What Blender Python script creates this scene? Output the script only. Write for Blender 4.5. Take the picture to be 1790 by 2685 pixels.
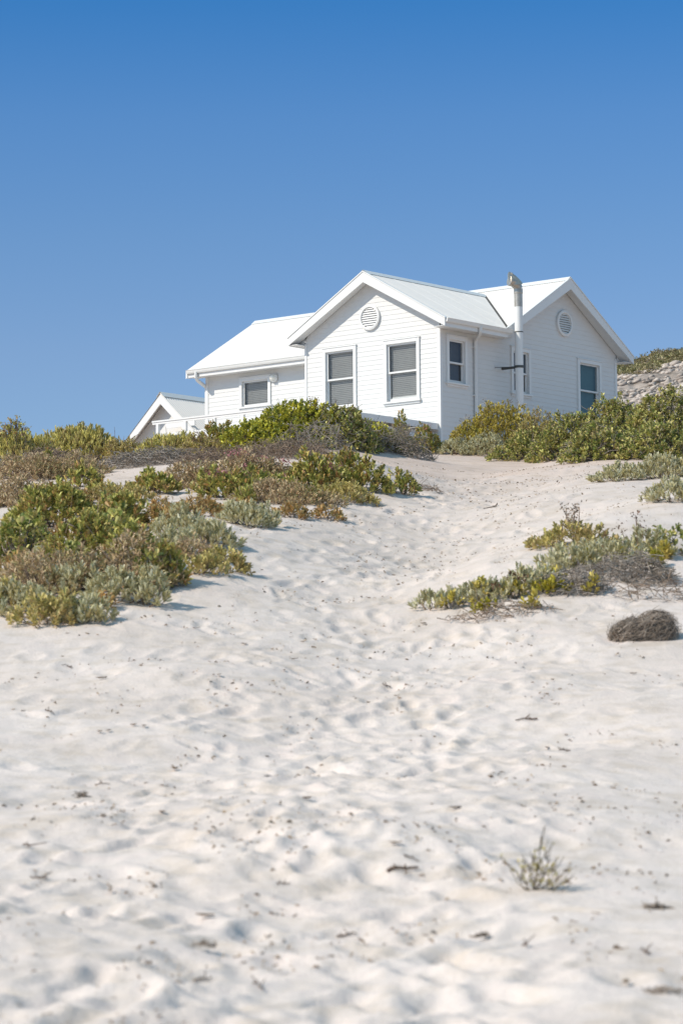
import bpy, bmesh, math, random
import numpy as np
from mathutils import Matrix, Vector

for o in list(bpy.data.objects):
    bpy.data.objects.remove(o)
scene = bpy.context.scene
COL = scene.collection
R = math.radians

# ------------------------------------------------------------------ camera
F_PX, PITCH, ROLL = 7691.75, 0.0909499, -0.00714      # focal length in photo pixels (1790 x 2685)
CX, CY = 895.0, 1342.5
fw = Vector((0, math.cos(PITCH), math.sin(PITCH)))
up0 = Vector((0, -math.sin(PITCH), math.cos(PITCH)))
rt = Vector((1, 0, 0)) * math.cos(ROLL) + up0 * math.sin(ROLL)
up = up0 * math.cos(ROLL) - Vector((1, 0, 0)) * math.sin(ROLL)
cd = bpy.data.cameras.new("camera")
cam = bpy.data.objects.new("camera", cd)
COL.objects.link(cam)
m = Matrix.Identity(4)
for i in range(3):
    m[i][0], m[i][1], m[i][2] = rt[i], up[i], -fw[i]
cam.matrix_world = m                                    # the eye is the world origin
cd.sensor_fit = 'VERTICAL'
cd.sensor_height = 36.0
cd.sensor_width = 24.0
cd.lens = F_PX / 2685 * 36.0
cd.clip_start, cd.clip_end = 0.5, 5000
cd.dof.use_dof = True
cd.dof.focus_distance = 74
cd.dof.aperture_fstop = 5.2
scene.camera = cam

# ------------------------------------------------------------------ light
SUN = Vector((-0.70, -0.30, 0.64)).normalized()         # towards the sun: left of the camera, a little behind it
sd = bpy.data.lights.new("sun", 'SUN')
sd.energy = 3.95
sd.angle = R(0.53)
sd.color = (1.0, 0.905, 0.78)
sun = bpy.data.objects.new("sun", sd)
COL.objects.link(sun)
sun.rotation_euler = SUN.to_track_quat('Z', 'Y').to_euler()
sun.location = SUN * 60
w = bpy.data.worlds.new("World")
scene.world = w
w.use_nodes = True
nt = w.node_tree
nt.nodes.clear()
sky = nt.nodes.new("ShaderNodeTexSky")
sky.sky_type = 'NISHITA'
sky.sun_disc = False
sky.sun_elevation = math.asin(SUN.z)
sky.sun_rotation = math.atan2(SUN.x, SUN.y)
sky.altitude = 0
sky.air_density = 1.0
sky.dust_density = 0.0
sky.ozone_density = 10.0
# polarised deeper blue towards the top of view; overhead the elevation tint brightens, added as fill light
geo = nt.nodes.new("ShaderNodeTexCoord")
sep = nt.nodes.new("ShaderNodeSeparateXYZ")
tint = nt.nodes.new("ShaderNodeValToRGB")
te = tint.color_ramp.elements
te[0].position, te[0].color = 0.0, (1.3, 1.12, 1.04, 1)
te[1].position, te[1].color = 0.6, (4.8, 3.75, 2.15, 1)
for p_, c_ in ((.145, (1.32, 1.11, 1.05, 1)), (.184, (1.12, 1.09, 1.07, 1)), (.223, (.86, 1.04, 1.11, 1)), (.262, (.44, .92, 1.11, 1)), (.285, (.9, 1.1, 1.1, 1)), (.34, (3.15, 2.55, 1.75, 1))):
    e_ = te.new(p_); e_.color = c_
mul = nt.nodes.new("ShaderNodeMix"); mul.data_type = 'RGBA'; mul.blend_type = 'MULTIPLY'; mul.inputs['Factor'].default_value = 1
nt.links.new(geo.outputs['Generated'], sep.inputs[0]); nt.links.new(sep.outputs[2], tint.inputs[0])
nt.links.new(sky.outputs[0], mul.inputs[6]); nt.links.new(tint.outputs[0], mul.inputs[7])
bg = nt.nodes.new("ShaderNodeBackground")
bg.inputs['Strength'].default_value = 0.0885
out = nt.nodes.new("ShaderNodeOutputWorld")
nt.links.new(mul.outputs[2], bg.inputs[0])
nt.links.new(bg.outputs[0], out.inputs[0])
scene.view_settings.view_transform = 'Standard'
scene.view_settings.look = 'None'
scene.view_settings.exposure = 0.24
scene.view_settings.gamma = 1.0
scene.cycles.max_bounces = 8
scene.cycles.transparent_max_bounces = 12

# ------------------------------------------------------------------ helpers
def tag(o, label=None, cat=None, group=None, kind=None):
    if label: o['label'] = label
    if cat: o['category'] = cat
    if group: o['group'] = group
    if kind: o['kind'] = kind
    return o

def empty(name, loc, label=None, cat=None, group=None):
    o = bpy.data.objects.new(name, None)
    o.empty_display_size = 0.3
    COL.objects.link(o)
    o.location = loc
    return tag(o, label, cat, group)

def mesh_np(name, verts, faces, mat, parent=None, smooth=False, loc=None):
    """verts (n,3); faces: array (m,3) or (m,4), or a list of such arrays. One mesh object."""
    if not isinstance(faces, (list, tuple)):
        faces = [faces]
    faces = [np.asarray(f, dtype=np.int32) for f in faces if len(f)]
    me = bpy.data.meshes.new(name)
    verts = np.asarray(verts, dtype=np.float32)
    me.vertices.add(len(verts))
    me.vertices.foreach_set("co", verts.ravel())
    nl = sum(f.size for f in faces)
    npoly = sum(len(f) for f in faces)
    me.loops.add(nl)
    me.loops.foreach_set("vertex_index", np.concatenate([f.ravel() for f in faces]))
    me.polygons.add(npoly)
    tot = np.concatenate([np.full(len(f), f.shape[1], np.int32) for f in faces])
    start = np.concatenate([[0], np.cumsum(tot)[:-1]]).astype(np.int32)
    me.polygons.foreach_set("loop_start", start)
    me.polygons.foreach_set("loop_total", tot)
    if smooth:
        me.polygons.foreach_set("use_smooth", np.ones(npoly, dtype=bool))
    me.update(calc_edges=True)
    me.validate()
    for mm in (mat if isinstance(mat, (list, tuple)) else [mat]):
        me.materials.append(mm)
    o = bpy.data.objects.new(name, me)
    COL.objects.link(o)
    if parent is not None: o.parent = parent
    if loc is not None: o.location = loc
    return o

class MB:
    """Collects boxes, prisms, tubes and faces and links them as ONE mesh object."""
    def __init__(s): s.v, s.f = [], []
    def face(s, pts):
        n = len(s.v); s.v += [tuple(p) for p in pts]; s.f.append(tuple(range(n, n + len(pts))))
    def hexa(s, p):
        n = len(s.v); s.v += [tuple(q) for q in p]
        for q in ((0, 3, 2, 1), (4, 5, 6, 7), (0, 1, 5, 4), (1, 2, 6, 5), (2, 3, 7, 6), (3, 0, 4, 7)):
            s.f.append(tuple(n + i for i in q))
    def box(s, x0, x1, y0, y1, z0, z1):
        s.hexa([(x0, y0, z0), (x1, y0, z0), (x1, y1, z0), (x0, y1, z0), (x0, y0, z1), (x1, y0, z1), (x1, y1, z1), (x0, y1, z1)])
    def prism(s, poly, ext):
        n = len(s.v); k = len(poly); e = Vector(ext)
        s.v += [tuple(p) for p in poly] + [tuple(Vector(p) + e) for p in poly]
        s.f.append(tuple(range(n + k - 1, n - 1, -1))); s.f.append(tuple(range(n + k, n + 2 * k)))
        for i in range(k):
            j = (i + 1) % k
            s.f.append((n + i, n + j, n + k + j, n + k + i))
    def tube(s, pts, rad, seg=12, cap=True):
        pts = [Vector(p) for p in pts]
        rad = [rad] * len(pts) if not isinstance(rad, (list, tuple)) else rad
        rings = []; ref = None
        for i, p in enumerate(pts):
            t = (pts[min(i + 1, len(pts) - 1)] - pts[max(i - 1, 0)]).normalized()
            if ref is None: ref = Vector((0, 0, 1)) if abs(t.z) < .9 else Vector((1, 0, 0))
            x = t.cross(ref).normalized(); y = t.cross(x).normalized(); ref = -t.cross(x) if False else ref
            n = len(s.v)
            for k in range(seg):
                a = 2 * math.pi * k / seg
                s.v.append(tuple(p + (x * math.cos(a) + y * math.sin(a)) * rad[i]))
            rings.append(n)
        for a, b in zip(rings, rings[1:]):
            for k in range(seg):
                l = (k + 1) % seg
                s.f.append((a + k, a + l, b + l, b + k))
        if cap:
            s.f.append(tuple(rings[0] + k for k in range(seg))[::-1]); s.f.append(tuple(rings[-1] + k for k in range(seg)))
    def build(s, name, mat, parent=None, smooth=False, bevel=0):
        me = bpy.data.meshes.new(name)
        me.from_pydata(s.v, [], s.f); me.validate()
        bm = bmesh.new(); bm.from_mesh(me); bmesh.ops.recalc_face_normals(bm, faces=bm.faces); bm.to_mesh(me); bm.free()
        if smooth:
            for p in me.polygons: p.use_smooth = True
        me.materials.append(mat)
        o = bpy.data.objects.new(name, me); COL.objects.link(o)
        if parent is not None: o.parent = parent
        if bevel:
            b = o.modifiers.new("bevel", 'BEVEL'); b.width = bevel; b.segments = 1; b.limit_method = 'ANGLE'
        if smooth:
            try:
                e = o.modifiers.new("split", 'EDGE_SPLIT'); e.split_angle = R(40)
            except Exception: pass
        return o

# --- noise (numpy value noise, smooth)
def _h(ix, iy, s):
    n = (ix.astype(np.int64) * 374761393 + iy.astype(np.int64) * 668265263 + s * 1442695041) & 0xFFFFFFFF
    n = ((n ^ (n >> 13)) * 1274126177) & 0xFFFFFFFF
    n = (n ^ (n >> 16)) & 0xFFFFFFFF
    return n / 4294967295.0
def vnoise(x, y, seed=0):
    x = np.asarray(x, float); y = np.asarray(y, float)
    ix = np.floor(x); iy = np.floor(y); fx = x - ix; fy = y - iy
    fx = fx * fx * fx * (fx * (fx * 6 - 15) + 10); fy = fy * fy * fy * (fy * (fy * 6 - 15) + 10)
    a = _h(ix, iy, seed); b = _h(ix + 1, iy, seed); c = _h(ix, iy + 1, seed); d = _h(ix + 1, iy + 1, seed)
    return (a + (b - a) * fx) * (1 - fy) + (c + (d - c) * fx) * fy - 0.5
def sstep(a, b, x):
    t = np.clip((np.asarray(x, float) - a) / (b - a), 0, 1)
    return t * t * (3 - 2 * t)

# ------------------------------------------------------------------ materials
def mat_new(name):
    m = bpy.data.materials.new(name); m.use_nodes = True
    n = m.node_tree.nodes; l = m.node_tree.links
    b = n['Principled BSDF']
    return m, n, l, b
def ramp(n, stops, interp='LINEAR'):
    r = n.new('ShaderNodeValToRGB'); r.color_ramp.interpolation = interp
    e = r.color_ramp.elements
    while len(e) > 1: e.remove(e[-1])
    e[0].position = stops[0][0]; e[0].color = (*stops[0][1], 1)
    for p, c in stops[1:]:
        q = e.new(p); q.color = (*c, 1)
    return r
def noise_node(n, l, scale, detail=4, rough=.55, coord='Object', stretch=None):
    tc = n.new('ShaderNodeTexCoord'); t = n.new('ShaderNodeTexNoise')
    t.inputs['Scale'].default_value = scale; t.inputs['Detail'].default_value = detail; t.inputs['Roughness'].default_value = rough
    if stretch:
        mp = n.new('ShaderNodeMapping'); mp.inputs['Scale'].default_value = stretch
        l.new(tc.outputs[coord], mp.inputs[0]); l.new(mp.outputs[0], t.inputs['Vector'])
    else:
        l.new(tc.outputs[coord], t.inputs['Vector'])
    return t
def painted(name, col, rough=.5, var=.05, scale=6, spec=.4, bump=0.0, stretch=None, metallic=0):
    m, n, l, b = mat_new(name)
    t = noise_node(n, l, scale, 5, .6, stretch=stretch)
    r = ramp(n, [(.3, tuple(c * (1 - var) for c in col)), (.7, tuple(min(1, c * (1 + var)) for c in col))])
    l.new(t.outputs['Fac'], r.inputs[0]); l.new(r.outputs[0], b.inputs['Base Color'])
    b.inputs['Roughness'].default_value = rough
    b.inputs['Specular IOR Level'].default_value = spec
    b.inputs['Metallic'].default_value = metallic
    if bump:
        t2 = noise_node(n, l, scale * 8, 4, .6)
        bp = n.new('ShaderNodeBump'); bp.inputs['Strength'].default_value = bump; bp.inputs['Distance'].default_value = .004
        l.new(t2.outputs['Fac'], bp.inputs['Height']); l.new(bp.outputs[0], b.inputs['Normal'])
    return m

M_WALL = painted("white_painted_boards", (.635, .635, .625), .55, .025, 2.5, .3, .1, stretch=(1, 1, 6))
M_TRIM = painted("white_gloss_trim", (.68, .68, .67), .4, .02, 5)
M_ROOF = painted("white_coated_metal_roof", (.71, .675, .635), .6, .03, 1.2, .2)
M_GUTTER = painted("white_metal_gutter", (.67, .67, .655), .35, .02, 3)
M_STEEL = painted("weathered_stainless_steel", (.44, .40, .345), .36, .2, 7, .5, .05, metallic=.7)
M_GALV = painted("dark_galvanised_strap", (.09, .09, .085), .5, .2, 9, .5, metallic=.6)
M_DARK = painted("dark_recess", (.10, .10, .105), .8, .1, 4)
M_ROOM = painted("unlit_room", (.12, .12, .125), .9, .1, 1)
M_BLIND = painted("grey_slatted_blind", (.40, .40, .395), .6, .06, 4)
M_BLINDTEAL = painted("teal_roller_blind", (.055, .135, .155), .7, .05, 4)
M_BLINDDARK = painted("dark_blind", (.07, .075, .09), .7, .1, 4)
M_VALLEY = painted("dark_valley_gutter", (.07, .065, .06), .8, .5, 20)
M_GAP = painted("shadow_gap_strip", (.33, .32, .30), .8, .4, 8)
M_GLOBE = painted("frosted_lamp_glass", (.75, .75, .70), .25, .03, 8)

def glass():
    m, n, l, b = mat_new("window_glass")
    n.remove(b)
    g = n.new('ShaderNodeBsdfGlossy'); g.inputs['Roughness'].default_value = .02
    t = n.new('ShaderNodeBsdfTransparent'); t.inputs[0].default_value = (.9, .91, .9, 1)
    lw = n.new('ShaderNodeLayerWeight'); lw.inputs[0].default_value = .5
    pw = n.new('ShaderNodeMath'); pw.operation = 'POWER'; pw.inputs[1].default_value = 4; l.new(lw.outputs['Facing'], pw.inputs[0])
    fr = n.new('ShaderNodeMath'); fr.operation = 'MULTIPLY_ADD'; fr.inputs[1].default_value = .9; fr.inputs[2].default_value = .03; l.new(pw.outputs[0], fr.inputs[0])
    mx = n.new('ShaderNodeMixShader')
    l.new(fr.outputs[0], mx.inputs[0]); l.new(t.outputs[0], mx.inputs[1]); l.new(g.outputs[0], mx.inputs[2])
    l.new(mx.outputs[0], n['Material Output'].inputs[0])
    return m
M_GLASS = glass()

def sand():
    m, n, l, b = mat_new("pale_beach_sand")
    t1 = noise_node(n, l, .7, 6, .6)
    r1a = ramp(n, [(.3, (.592, .512, .457)), (.5, (.637, .556, .504)), (.72, (.662, .587, .539))])
    l.new(t1.outputs['Fac'], r1a.inputs[0])
    t1b = noise_node(n, l, 3.4, 5, .65)       # damp or dusty tan patches a hand or two across
    r1b = ramp(n, [(.34, (.88, .86, .815)), (.52, (1, 1, 1)), (.7, (1.02, 1.0, 1.0))]); l.new(t1b.outputs['Fac'], r1b.inputs[0])
    r1m = n.new('ShaderNodeMix'); r1m.data_type = 'RGBA'; r1m.blend_type = 'MULTIPLY'; r1m.inputs['Factor'].default_value = 1
    l.new(r1a.outputs[0], r1m.inputs[6]); l.new(r1b.outputs[0], r1m.inputs[7])
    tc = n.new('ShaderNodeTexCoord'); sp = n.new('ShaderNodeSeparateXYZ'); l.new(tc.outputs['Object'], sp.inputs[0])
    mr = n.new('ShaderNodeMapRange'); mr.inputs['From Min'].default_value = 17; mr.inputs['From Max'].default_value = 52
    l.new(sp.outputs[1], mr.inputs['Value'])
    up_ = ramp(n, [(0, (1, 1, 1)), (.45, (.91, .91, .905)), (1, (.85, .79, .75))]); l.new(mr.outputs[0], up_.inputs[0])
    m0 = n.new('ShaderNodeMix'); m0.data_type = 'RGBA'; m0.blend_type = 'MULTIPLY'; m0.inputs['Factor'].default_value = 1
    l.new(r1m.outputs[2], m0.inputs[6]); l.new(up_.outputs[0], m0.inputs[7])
    t2 = noise_node(n, l, 55, 3, .7)
    r2 = ramp(n, [(.27, (.42, .35, .28)), (.38, (1, 1, 1))])
    l.new(t2.outputs['Fac'], r2.inputs[0])
    t3 = noise_node(n, l, 3.2, 3, .6)          # where the plant specks gather
    r3 = ramp(n, [(.45, (0, 0, 0)), (.62, (1, 1, 1))])
    l.new(t3.outputs['Fac'], r3.inputs[0])
    mx = n.new('ShaderNodeMix'); mx.data_type = 'RGBA'; mx.blend_type = 'MULTIPLY'
    l.new(r3.outputs[0], mx.inputs['Factor']); l.new(m0.outputs[2], mx.inputs[6]); l.new(r2.outputs[0], mx.inputs[7])
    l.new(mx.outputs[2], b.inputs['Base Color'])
    b.inputs['Roughness'].default_value = .95; b.inputs['Specular IOR Level'].default_value = .1
    t4 = noise_node(n, l, 28, 6, .65)
    bp = n.new('ShaderNodeBump'); bp.inputs['Strength'].default_value = .5; bp.inputs['Distance'].default_value = .02
    l.new(t4.outputs['Fac'], bp.inputs['Height']); l.new(bp.outputs[0], b.inputs['Normal'])
    return m
M_SAND = sand()

def leaf_mat(name, pal_a, pal_b, patch=2.2, rough=.5, trans=.16, gain=1.0):
    """Every leaf takes its own tone (random per island) from one of two palettes that alternate in patches."""
    m, n, l, b = mat_new(name)
    warm = (1.12, 1.0, .80) if ('green' in name or 'finger' in name) and 'mid' not in name else (1.12, 1.11, 1.10) if 'silver' in name else (1, 1, 1)
    pal_a = [tuple(min(.8, c * gain * k) for c, k in zip(q, warm)) for q in pal_a]; pal_b = [tuple(min(.8, c * gain * k) for c, k in zip(q, warm)) for q in pal_b]
    gi = n.new('ShaderNodeNewGeometry')
    k = len(pal_a)
    ra = ramp(n, [(i / max(1, k - 1), c) for i, c in enumerate(pal_a)])
    k = len(pal_b)
    rb = ramp(n, [(i / max(1, k - 1), c) for i, c in enumerate(pal_b)])
    l.new(gi.outputs['Random Per Island'], ra.inputs[0]); l.new(gi.outputs['Random Per Island'], rb.inputs[0])
    t = noise_node(n, l, patch * 2.6, 3, .65)
    rf = ramp(n, [(.46, (0, 0, 0)), (.54, (1, 1, 1))]); l.new(t.outputs['Fac'], rf.inputs[0])
    mx = n.new('ShaderNodeMix'); mx.data_type = 'RGBA'
    l.new(rf.outputs[0], mx.inputs['Factor']); l.new(ra.outputs[0], mx.inputs[6]); l.new(rb.outputs[0], mx.inputs[7])
    l.new(mx.outputs[2], b.inputs['Base Color'])
    b.inputs['Roughness'].default_value = rough; b.inputs['Specular IOR Level'].default_value = .35
    tr = n.new('ShaderNodeBsdfTranslucent'); l.new(mx.outputs[2], tr.inputs[0])
    ms = n.new('ShaderNodeMixShader'); ms.inputs[0].default_value = trans
    l.new(b.outputs[0], ms.inputs[1]); l.new(tr.outputs[0], ms.inputs[2]); l.new(ms.outputs[0], n['Material Output'].inputs[0])
    return m

# ------------------------------------------------------------------ ground
_pd = np.array([-60, -20, 0, 9, 12.3, 17.3, 24.8, 31.7, 38, 50, 60, 66, 72, 77, 84, 120, 300, 900], float)
_pz = np.array([-3.5, -2.4, -1.56, -.75, -.457, 0.0, 1.27, 2.65, 3.85, 5.35, 6.55, 7.3, 8.1, 8.72, 8.95, 8.5, 5.0, 0.0])
_td = np.arange(-60, 900, .5)
_tz = np.interp(_td, _pd, _pz)
_k = np.exp(-.5 * (np.arange(-12, 13) / 4.0) ** 2); _k /= _k.sum()
_tz = np.convolve(np.pad(_tz, 12, mode='edge'), _k, 'valid')

def gauss(x, y, cx, cy, sx, sy):
    return np.exp(-((x - cx) / sx) ** 2 - ((y - cy) / sy) ** 2)
def ground(x, y):
    x = np.asarray(x, float); y = np.asarray(y, float)
    z = np.interp(y, _td, _tz)
    z = z - .9 * sstep(56, 70, y) * sstep(-2.4, -5.0, x)                     # the crest dips on the left
    xp = np.interp(y, [8, 25, 35, 45, 60, 75], [.1, .5, 1.2, 2.0, 3.1, 4.2])  # the trodden path
    z = z - .26 * np.exp(-((x - xp) / (.8 + .014 * y)) ** 2) * sstep(17, 27, y) * sstep(74, 62, y)
    z = z + .22 * gauss(x, y, -1.7, 29, 1.2, 4) + .30 * gauss(x, y, -.6, 42, 2.2, 4) + .40 * gauss(x, y, -.8, 58, 2.0, 4)
    # right-hand dune rim
    px, py = x - .55, y - 25.5
    along = (px * 2.97 + py * 5.0) / 5.815; perp = (px * 5.0 - py * 2.97) / 5.815
    z = z + .46 * np.exp(-(perp / 1.5) ** 2) * sstep(-1.5, 3.5, along) * sstep(16, 9, along)
    amp = sstep(3, 9, y) * sstep(95, 70, y)
    z = z + amp * (.16 * vnoise(x / 3.1, y / 3.6, 1) + .09 * vnoise(x / 1.15, y / 1.35, 2))
    return z
def gz(x, y): return float(ground(np.array([x]), np.array([y]))[0])
def at(px, py):
    """the point of the ground seen at a photo pixel (1790 x 2685)"""
    d = rt * ((px - CX) / F_PX) - up * ((py - CY) / F_PX) + fw
    ys = np.arange(6, 130, .02); t = ys / d.y
    g = ground(d.x * t, ys); hit = np.nonzero(d.z * t <= g)[0]
    i = hit[0] if len(hit) else len(ys) - 1
    return Vector((d.x * t[i], ys[i], float(g[i])))

def nodes_1d(segs):
    out = []
    for a, b, st in segs: out.append(np.arange(a, b, st))
    return np.concatenate(out)
gxp = np.concatenate([nodes_1d([(0, 2.6, .026), (2.6, 5.2, .055), (5.2, 11, .13)]), 11 * 1.14 ** np.arange(0, 33)])
GX = np.concatenate([-gxp[:0:-1], gxp])
GY = np.concatenate([np.arange(-50, 3, 4.0), nodes_1d([(3, 7, .1), (7, 21, .025), (21, 40, .05), (40, 80, .12)]), 80 * 1.09 ** np.arange(0, 29)])
XX, YY = np.meshgrid(GX, GY)
ZZ = ground(XX, YY)
# trodden sand: lumps, footprints with pushed-up rims
ax = sstep(4, 8, YY) * sstep(75, 50, YY)
near = sstep(34, 14, YY) * .32 + .36
right_smooth = 1 - .62 * sstep(.2, 1.6, XX - .02 * (YY - 12)) * sstep(26, 15, YY)
ZZ += ax * near * right_smooth * (.050 * vnoise((XX + .25 * YY) / .46, YY / 1.05, 3) + .030 * vnoise((XX - .2 * YY) / .20, YY / .44, 4) + .016 * vnoise(XX / .095, YY / .19, 5) + .006 * vnoise(XX / .045, YY / .085, 15))
rng = np.random.default_rng(7)
def dent(cx, cy, rl, rw, ang, dep):
    r = rl * 2.2
    i0, i1 = np.searchsorted(GX, [cx - r, cx + r]); j0, j1 = np.searchsorted(GY, [cy - r, cy + r])
    if i1 - i0 < 2 or j1 - j0 < 2: return
    dx = XX[j0:j1, i0:i1] - cx; dy = YY[j0:j1, i0:i1] - cy
    c, s = math.cos(ang), math.sin(ang)
    q = ((dx * c + dy * s) / rl) ** 2 + ((-dx * s + dy * c) / rw) ** 2
    rr = np.sqrt(q)
    ZZ[j0:j1, i0:i1] += -dep * np.exp(-(q ** 1.3) * 1.2) + .45 * dep * np.exp(-((rr - 1.25) / .33) ** 2)
for _ in range(2300):
    y = 6 + 44 * rng.random() ** 1.5
    xc = np.interp(y, [8, 25, 35, 45, 60], [-.25, .35, 1.1, 2.0, 3.1])
    x = xc + rng.normal() * (.55 + .026 * y)
    dm = 1 - .7 * float(sstep(.3, 1.5, x - .02 * (y - 12)) * sstep(26, 15, y))
    dent(x, y, .15 + .13 * rng.random(), .055 + .05 * rng.random(), math.pi / 2 + rng.normal() * .45, dm * (.006 + .015 * rng.random()))
nx, ny = len(GX), len(GY)
ii = np.arange(nx * ny).reshape(ny, nx)
quads = np.stack([ii[:-1, :-1], ii[:-1, 1:], ii[1:, 1:], ii[1:, :-1]], -1).reshape(-1, 4)
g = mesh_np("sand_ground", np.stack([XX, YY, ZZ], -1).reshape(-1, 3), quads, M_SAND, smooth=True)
tag(g, kind='structure')

# ------------------------------------------------------------------ house (u: left along the front wall, v: back along the side wall)
AL = 0.695237907
C0 = (2.67991868, 76.7841416)
ZB = 8.3
def house_root(name, label, cat, u, v, z):
    a = (-math.cos(AL), math.sin(AL)); b = (math.sin(AL), math.cos(AL))
    e = empty(name, (C0[0] + a[0] * u + b[0] * v, C0[1] + a[1] * u + b[1] * v, z), label, cat)
    e.rotation_euler = (0, 0, -AL)
    return e
class HB(MB):
    """MB in house coordinates (u, v, z) relative to an origin"""
    o = (0, 0, ZB)
    def build(s, *a, **k):
        s.v = [(-(u - s.o[0]), v - s.o[1], z - s.o[2]) for u, v, z in s.v]
        return MB.build(s, *a, **k)
house = house_root("beach_house", "white weatherboard beach house with a cross gable, metal roof and steel flue on the dune", "house", 0, 0, ZB)

U0, UW, V1, V2, UL = .065, 4.72, 2.87, 8.15, 11.03
BH, BZ = .13, 11.625
A_RIDGE = (2.385, 13.6); A_E0, A_E1 = -.37, 5.06
B_RIDGE = (5.5, 13.855); B_E0, B_E1 = 2.45, 8.53
EZ = 12.06
def zA(u): return A_RIDGE[1] - (A_RIDGE[1] - EZ) * ((A_RIDGE[0] - u) / (A_RIDGE[0] - A_E0) if u < A_RIDGE[0] else (u - A_RIDGE[0]) / (A_E1 - A_RIDGE[0]))
SF = (B_RIDGE[1] - EZ) / (B_RIDGE[0] - B_E0); SR = (B_RIDGE[1] - 11.965) / (B_E1 - B_RIDGE[0])
def zBm(v): return B_RIDGE[1] - (SF * (B_RIDGE[0] - v) if v < B_RIDGE[0] else SR * (v - B_RIDGE[0]))

def boards(P, lim, z0, z1, wins, name="wall", parent=house, lap=.011, mat=None):
    """lapped weatherboards: P(s, z, out) -> (u, v, z); lim(z) -> (s0, s1); wins: openings (s0, s1, z0, z1)"""
    hb = HB()
    k0 = math.floor((z0 - BZ) / BH); k1 = math.ceil((z1 - BZ) / BH)
    lv = {round(BZ + BH * k, 4) for k in range(k0, k1 + 1)} | {round(z, 4) for q in wins for z in q[2:]} | {z0, z1}
    lv = sorted(z for z in lv if z0 - 1e-6 <= z <= z1 + 1e-6)
    def outb(z, k): return lap - (lap - .003) * ((z - (BZ + BH * k)) / BH)
    for za, zb in zip(lv, lv[1:]):
        if zb - za < 1e-4: continue
        k = math.floor(((za + zb) / 2 - BZ) / BH)
        l0, l1 = lim(za), lim(zb)
        if l0[1] - l0[0] < .01: continue
        cuts = sorted((q[0], q[1]) for q in wins if q[2] < (za + zb) / 2 < q[3])
        segs = []; cur0, cur1 = l0[0], l1[0]
        for c0, c1 in cuts:
            segs.append((cur0, c0, cur1, c0)); cur0 = cur1 = c1
        segs.append((cur0, l0[1], cur1, max(l1[1], l1[0] + .001)))
        oa, ob = outb(za, k), outb(zb, k)
        for a0, a1, b0, b1 in segs:
            hb.face([P(a0, za, oa), P(a1, za, oa), P(b1, zb, ob), P(b0, zb, ob)])
            if abs(za - (BZ + BH * k)) < 1e-3:
                hb.face([P(a0, za, 0), P(a1, za, 0), P(a1, za, oa), P(a0, za, oa)])
    o = hb.build(name, mat or M_WALL, parent)
    return o

PA = lambda s, z, o: (s, -o, z)
PB = lambda s, z, o: (U0 - o, s, z)
PL = lambda s, z, o: (s, V1 - o, z)
PS = lambda s, z, o: (UW + o, s, z)
PE = lambda s, z, o: (UL + o, s, z)
PK = lambda s, z, o: (s, V2 + o, z)
def limA(z):
    d = .17
    if z <= zA(U0) - d: return (U0, UW)
    lo = A_RIDGE[0] - (A_RIDGE[1] - d - z) / (A_RIDGE[1] - EZ) * (A_RIDGE[0] - A_E0)
    hi = A_RIDGE[0] + (A_RIDGE[1] - d - z) / (A_RIDGE[1] - EZ) * (A_E1 - A_RIDGE[0])
    return (max(U0, lo), min(UW, hi))
def limB(z):
    d = .17
    lo = B_RIDGE[0] - (B_RIDGE[1] - d - z) / SF; hi = B_RIDGE[0] + (B_RIDGE[1] - d - z) / SR
    lo = 0 if z < 11.95 else max(0, lo)
    return (lo, min(V2, hi))
def limE(z):
    lo, hi = limB(z); return (max(V1, lo), hi)

WIN_A = [(.73, 1.95, 10.0, 11.7), (2.91, 4.09, 10.0, 11.7)]
WIN_B = [(.25, 1.14, 10.42, 11.72), (3.11, 4.01, 10.42, 11.72), (6.23, 7.39, 10.02, 11.72)]
WIN_L = [(8.50, 9.71, 10.81, 11.71)]
TW = .10
def opening(q): return (q[0] + TW, q[1] - TW, q[2] + .06, q[3] - TW)
boards(PA, limA, ZB, A_RIDGE[1] - .18, [opening(q) for q in WIN_A])
boards(PB, limB, ZB, B_RIDGE[1] - .18, [opening(q) for q in WIN_B])
boards(PL, lambda z: (UW, UL), ZB, 12.0, [opening(q) for q in WIN_L])
boards(PS, lambda z: (0, V1), ZB, 12.0, [])
boards(PE, limE, ZB, B_RIDGE[1] - .18, [])
boards(PK, lambda z: (U0, UL), ZB, 12.1, [])
# corner boards
for (u0, u1, v0, v1) in ((U0 - .026, U0 + .075, -.026, -.001), (U0 - .026, U0 - .001, -.001, .06), (UW - .05, UW + .026, -.026, -.001), (UW + .001, UW + .026, -.001, .06),
                         (UL - .07, UL + .026, V1 - .026, V1 - .001), (UW + .027, UW + .09, V1 - .026, V1 - .001), (U0 - .026, U0 - .001, V2 - .07, V2 + .026)):
    hb = HB(); hb.box(u0, u1, v0, v1, ZB, 11.9); hb.build("corner_board", M_TRIM, house)
# dark storey inside
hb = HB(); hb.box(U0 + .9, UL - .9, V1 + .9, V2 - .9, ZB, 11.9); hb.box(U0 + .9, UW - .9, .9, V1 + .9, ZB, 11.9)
hb.build("interior", M_ROOM, house)

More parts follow.
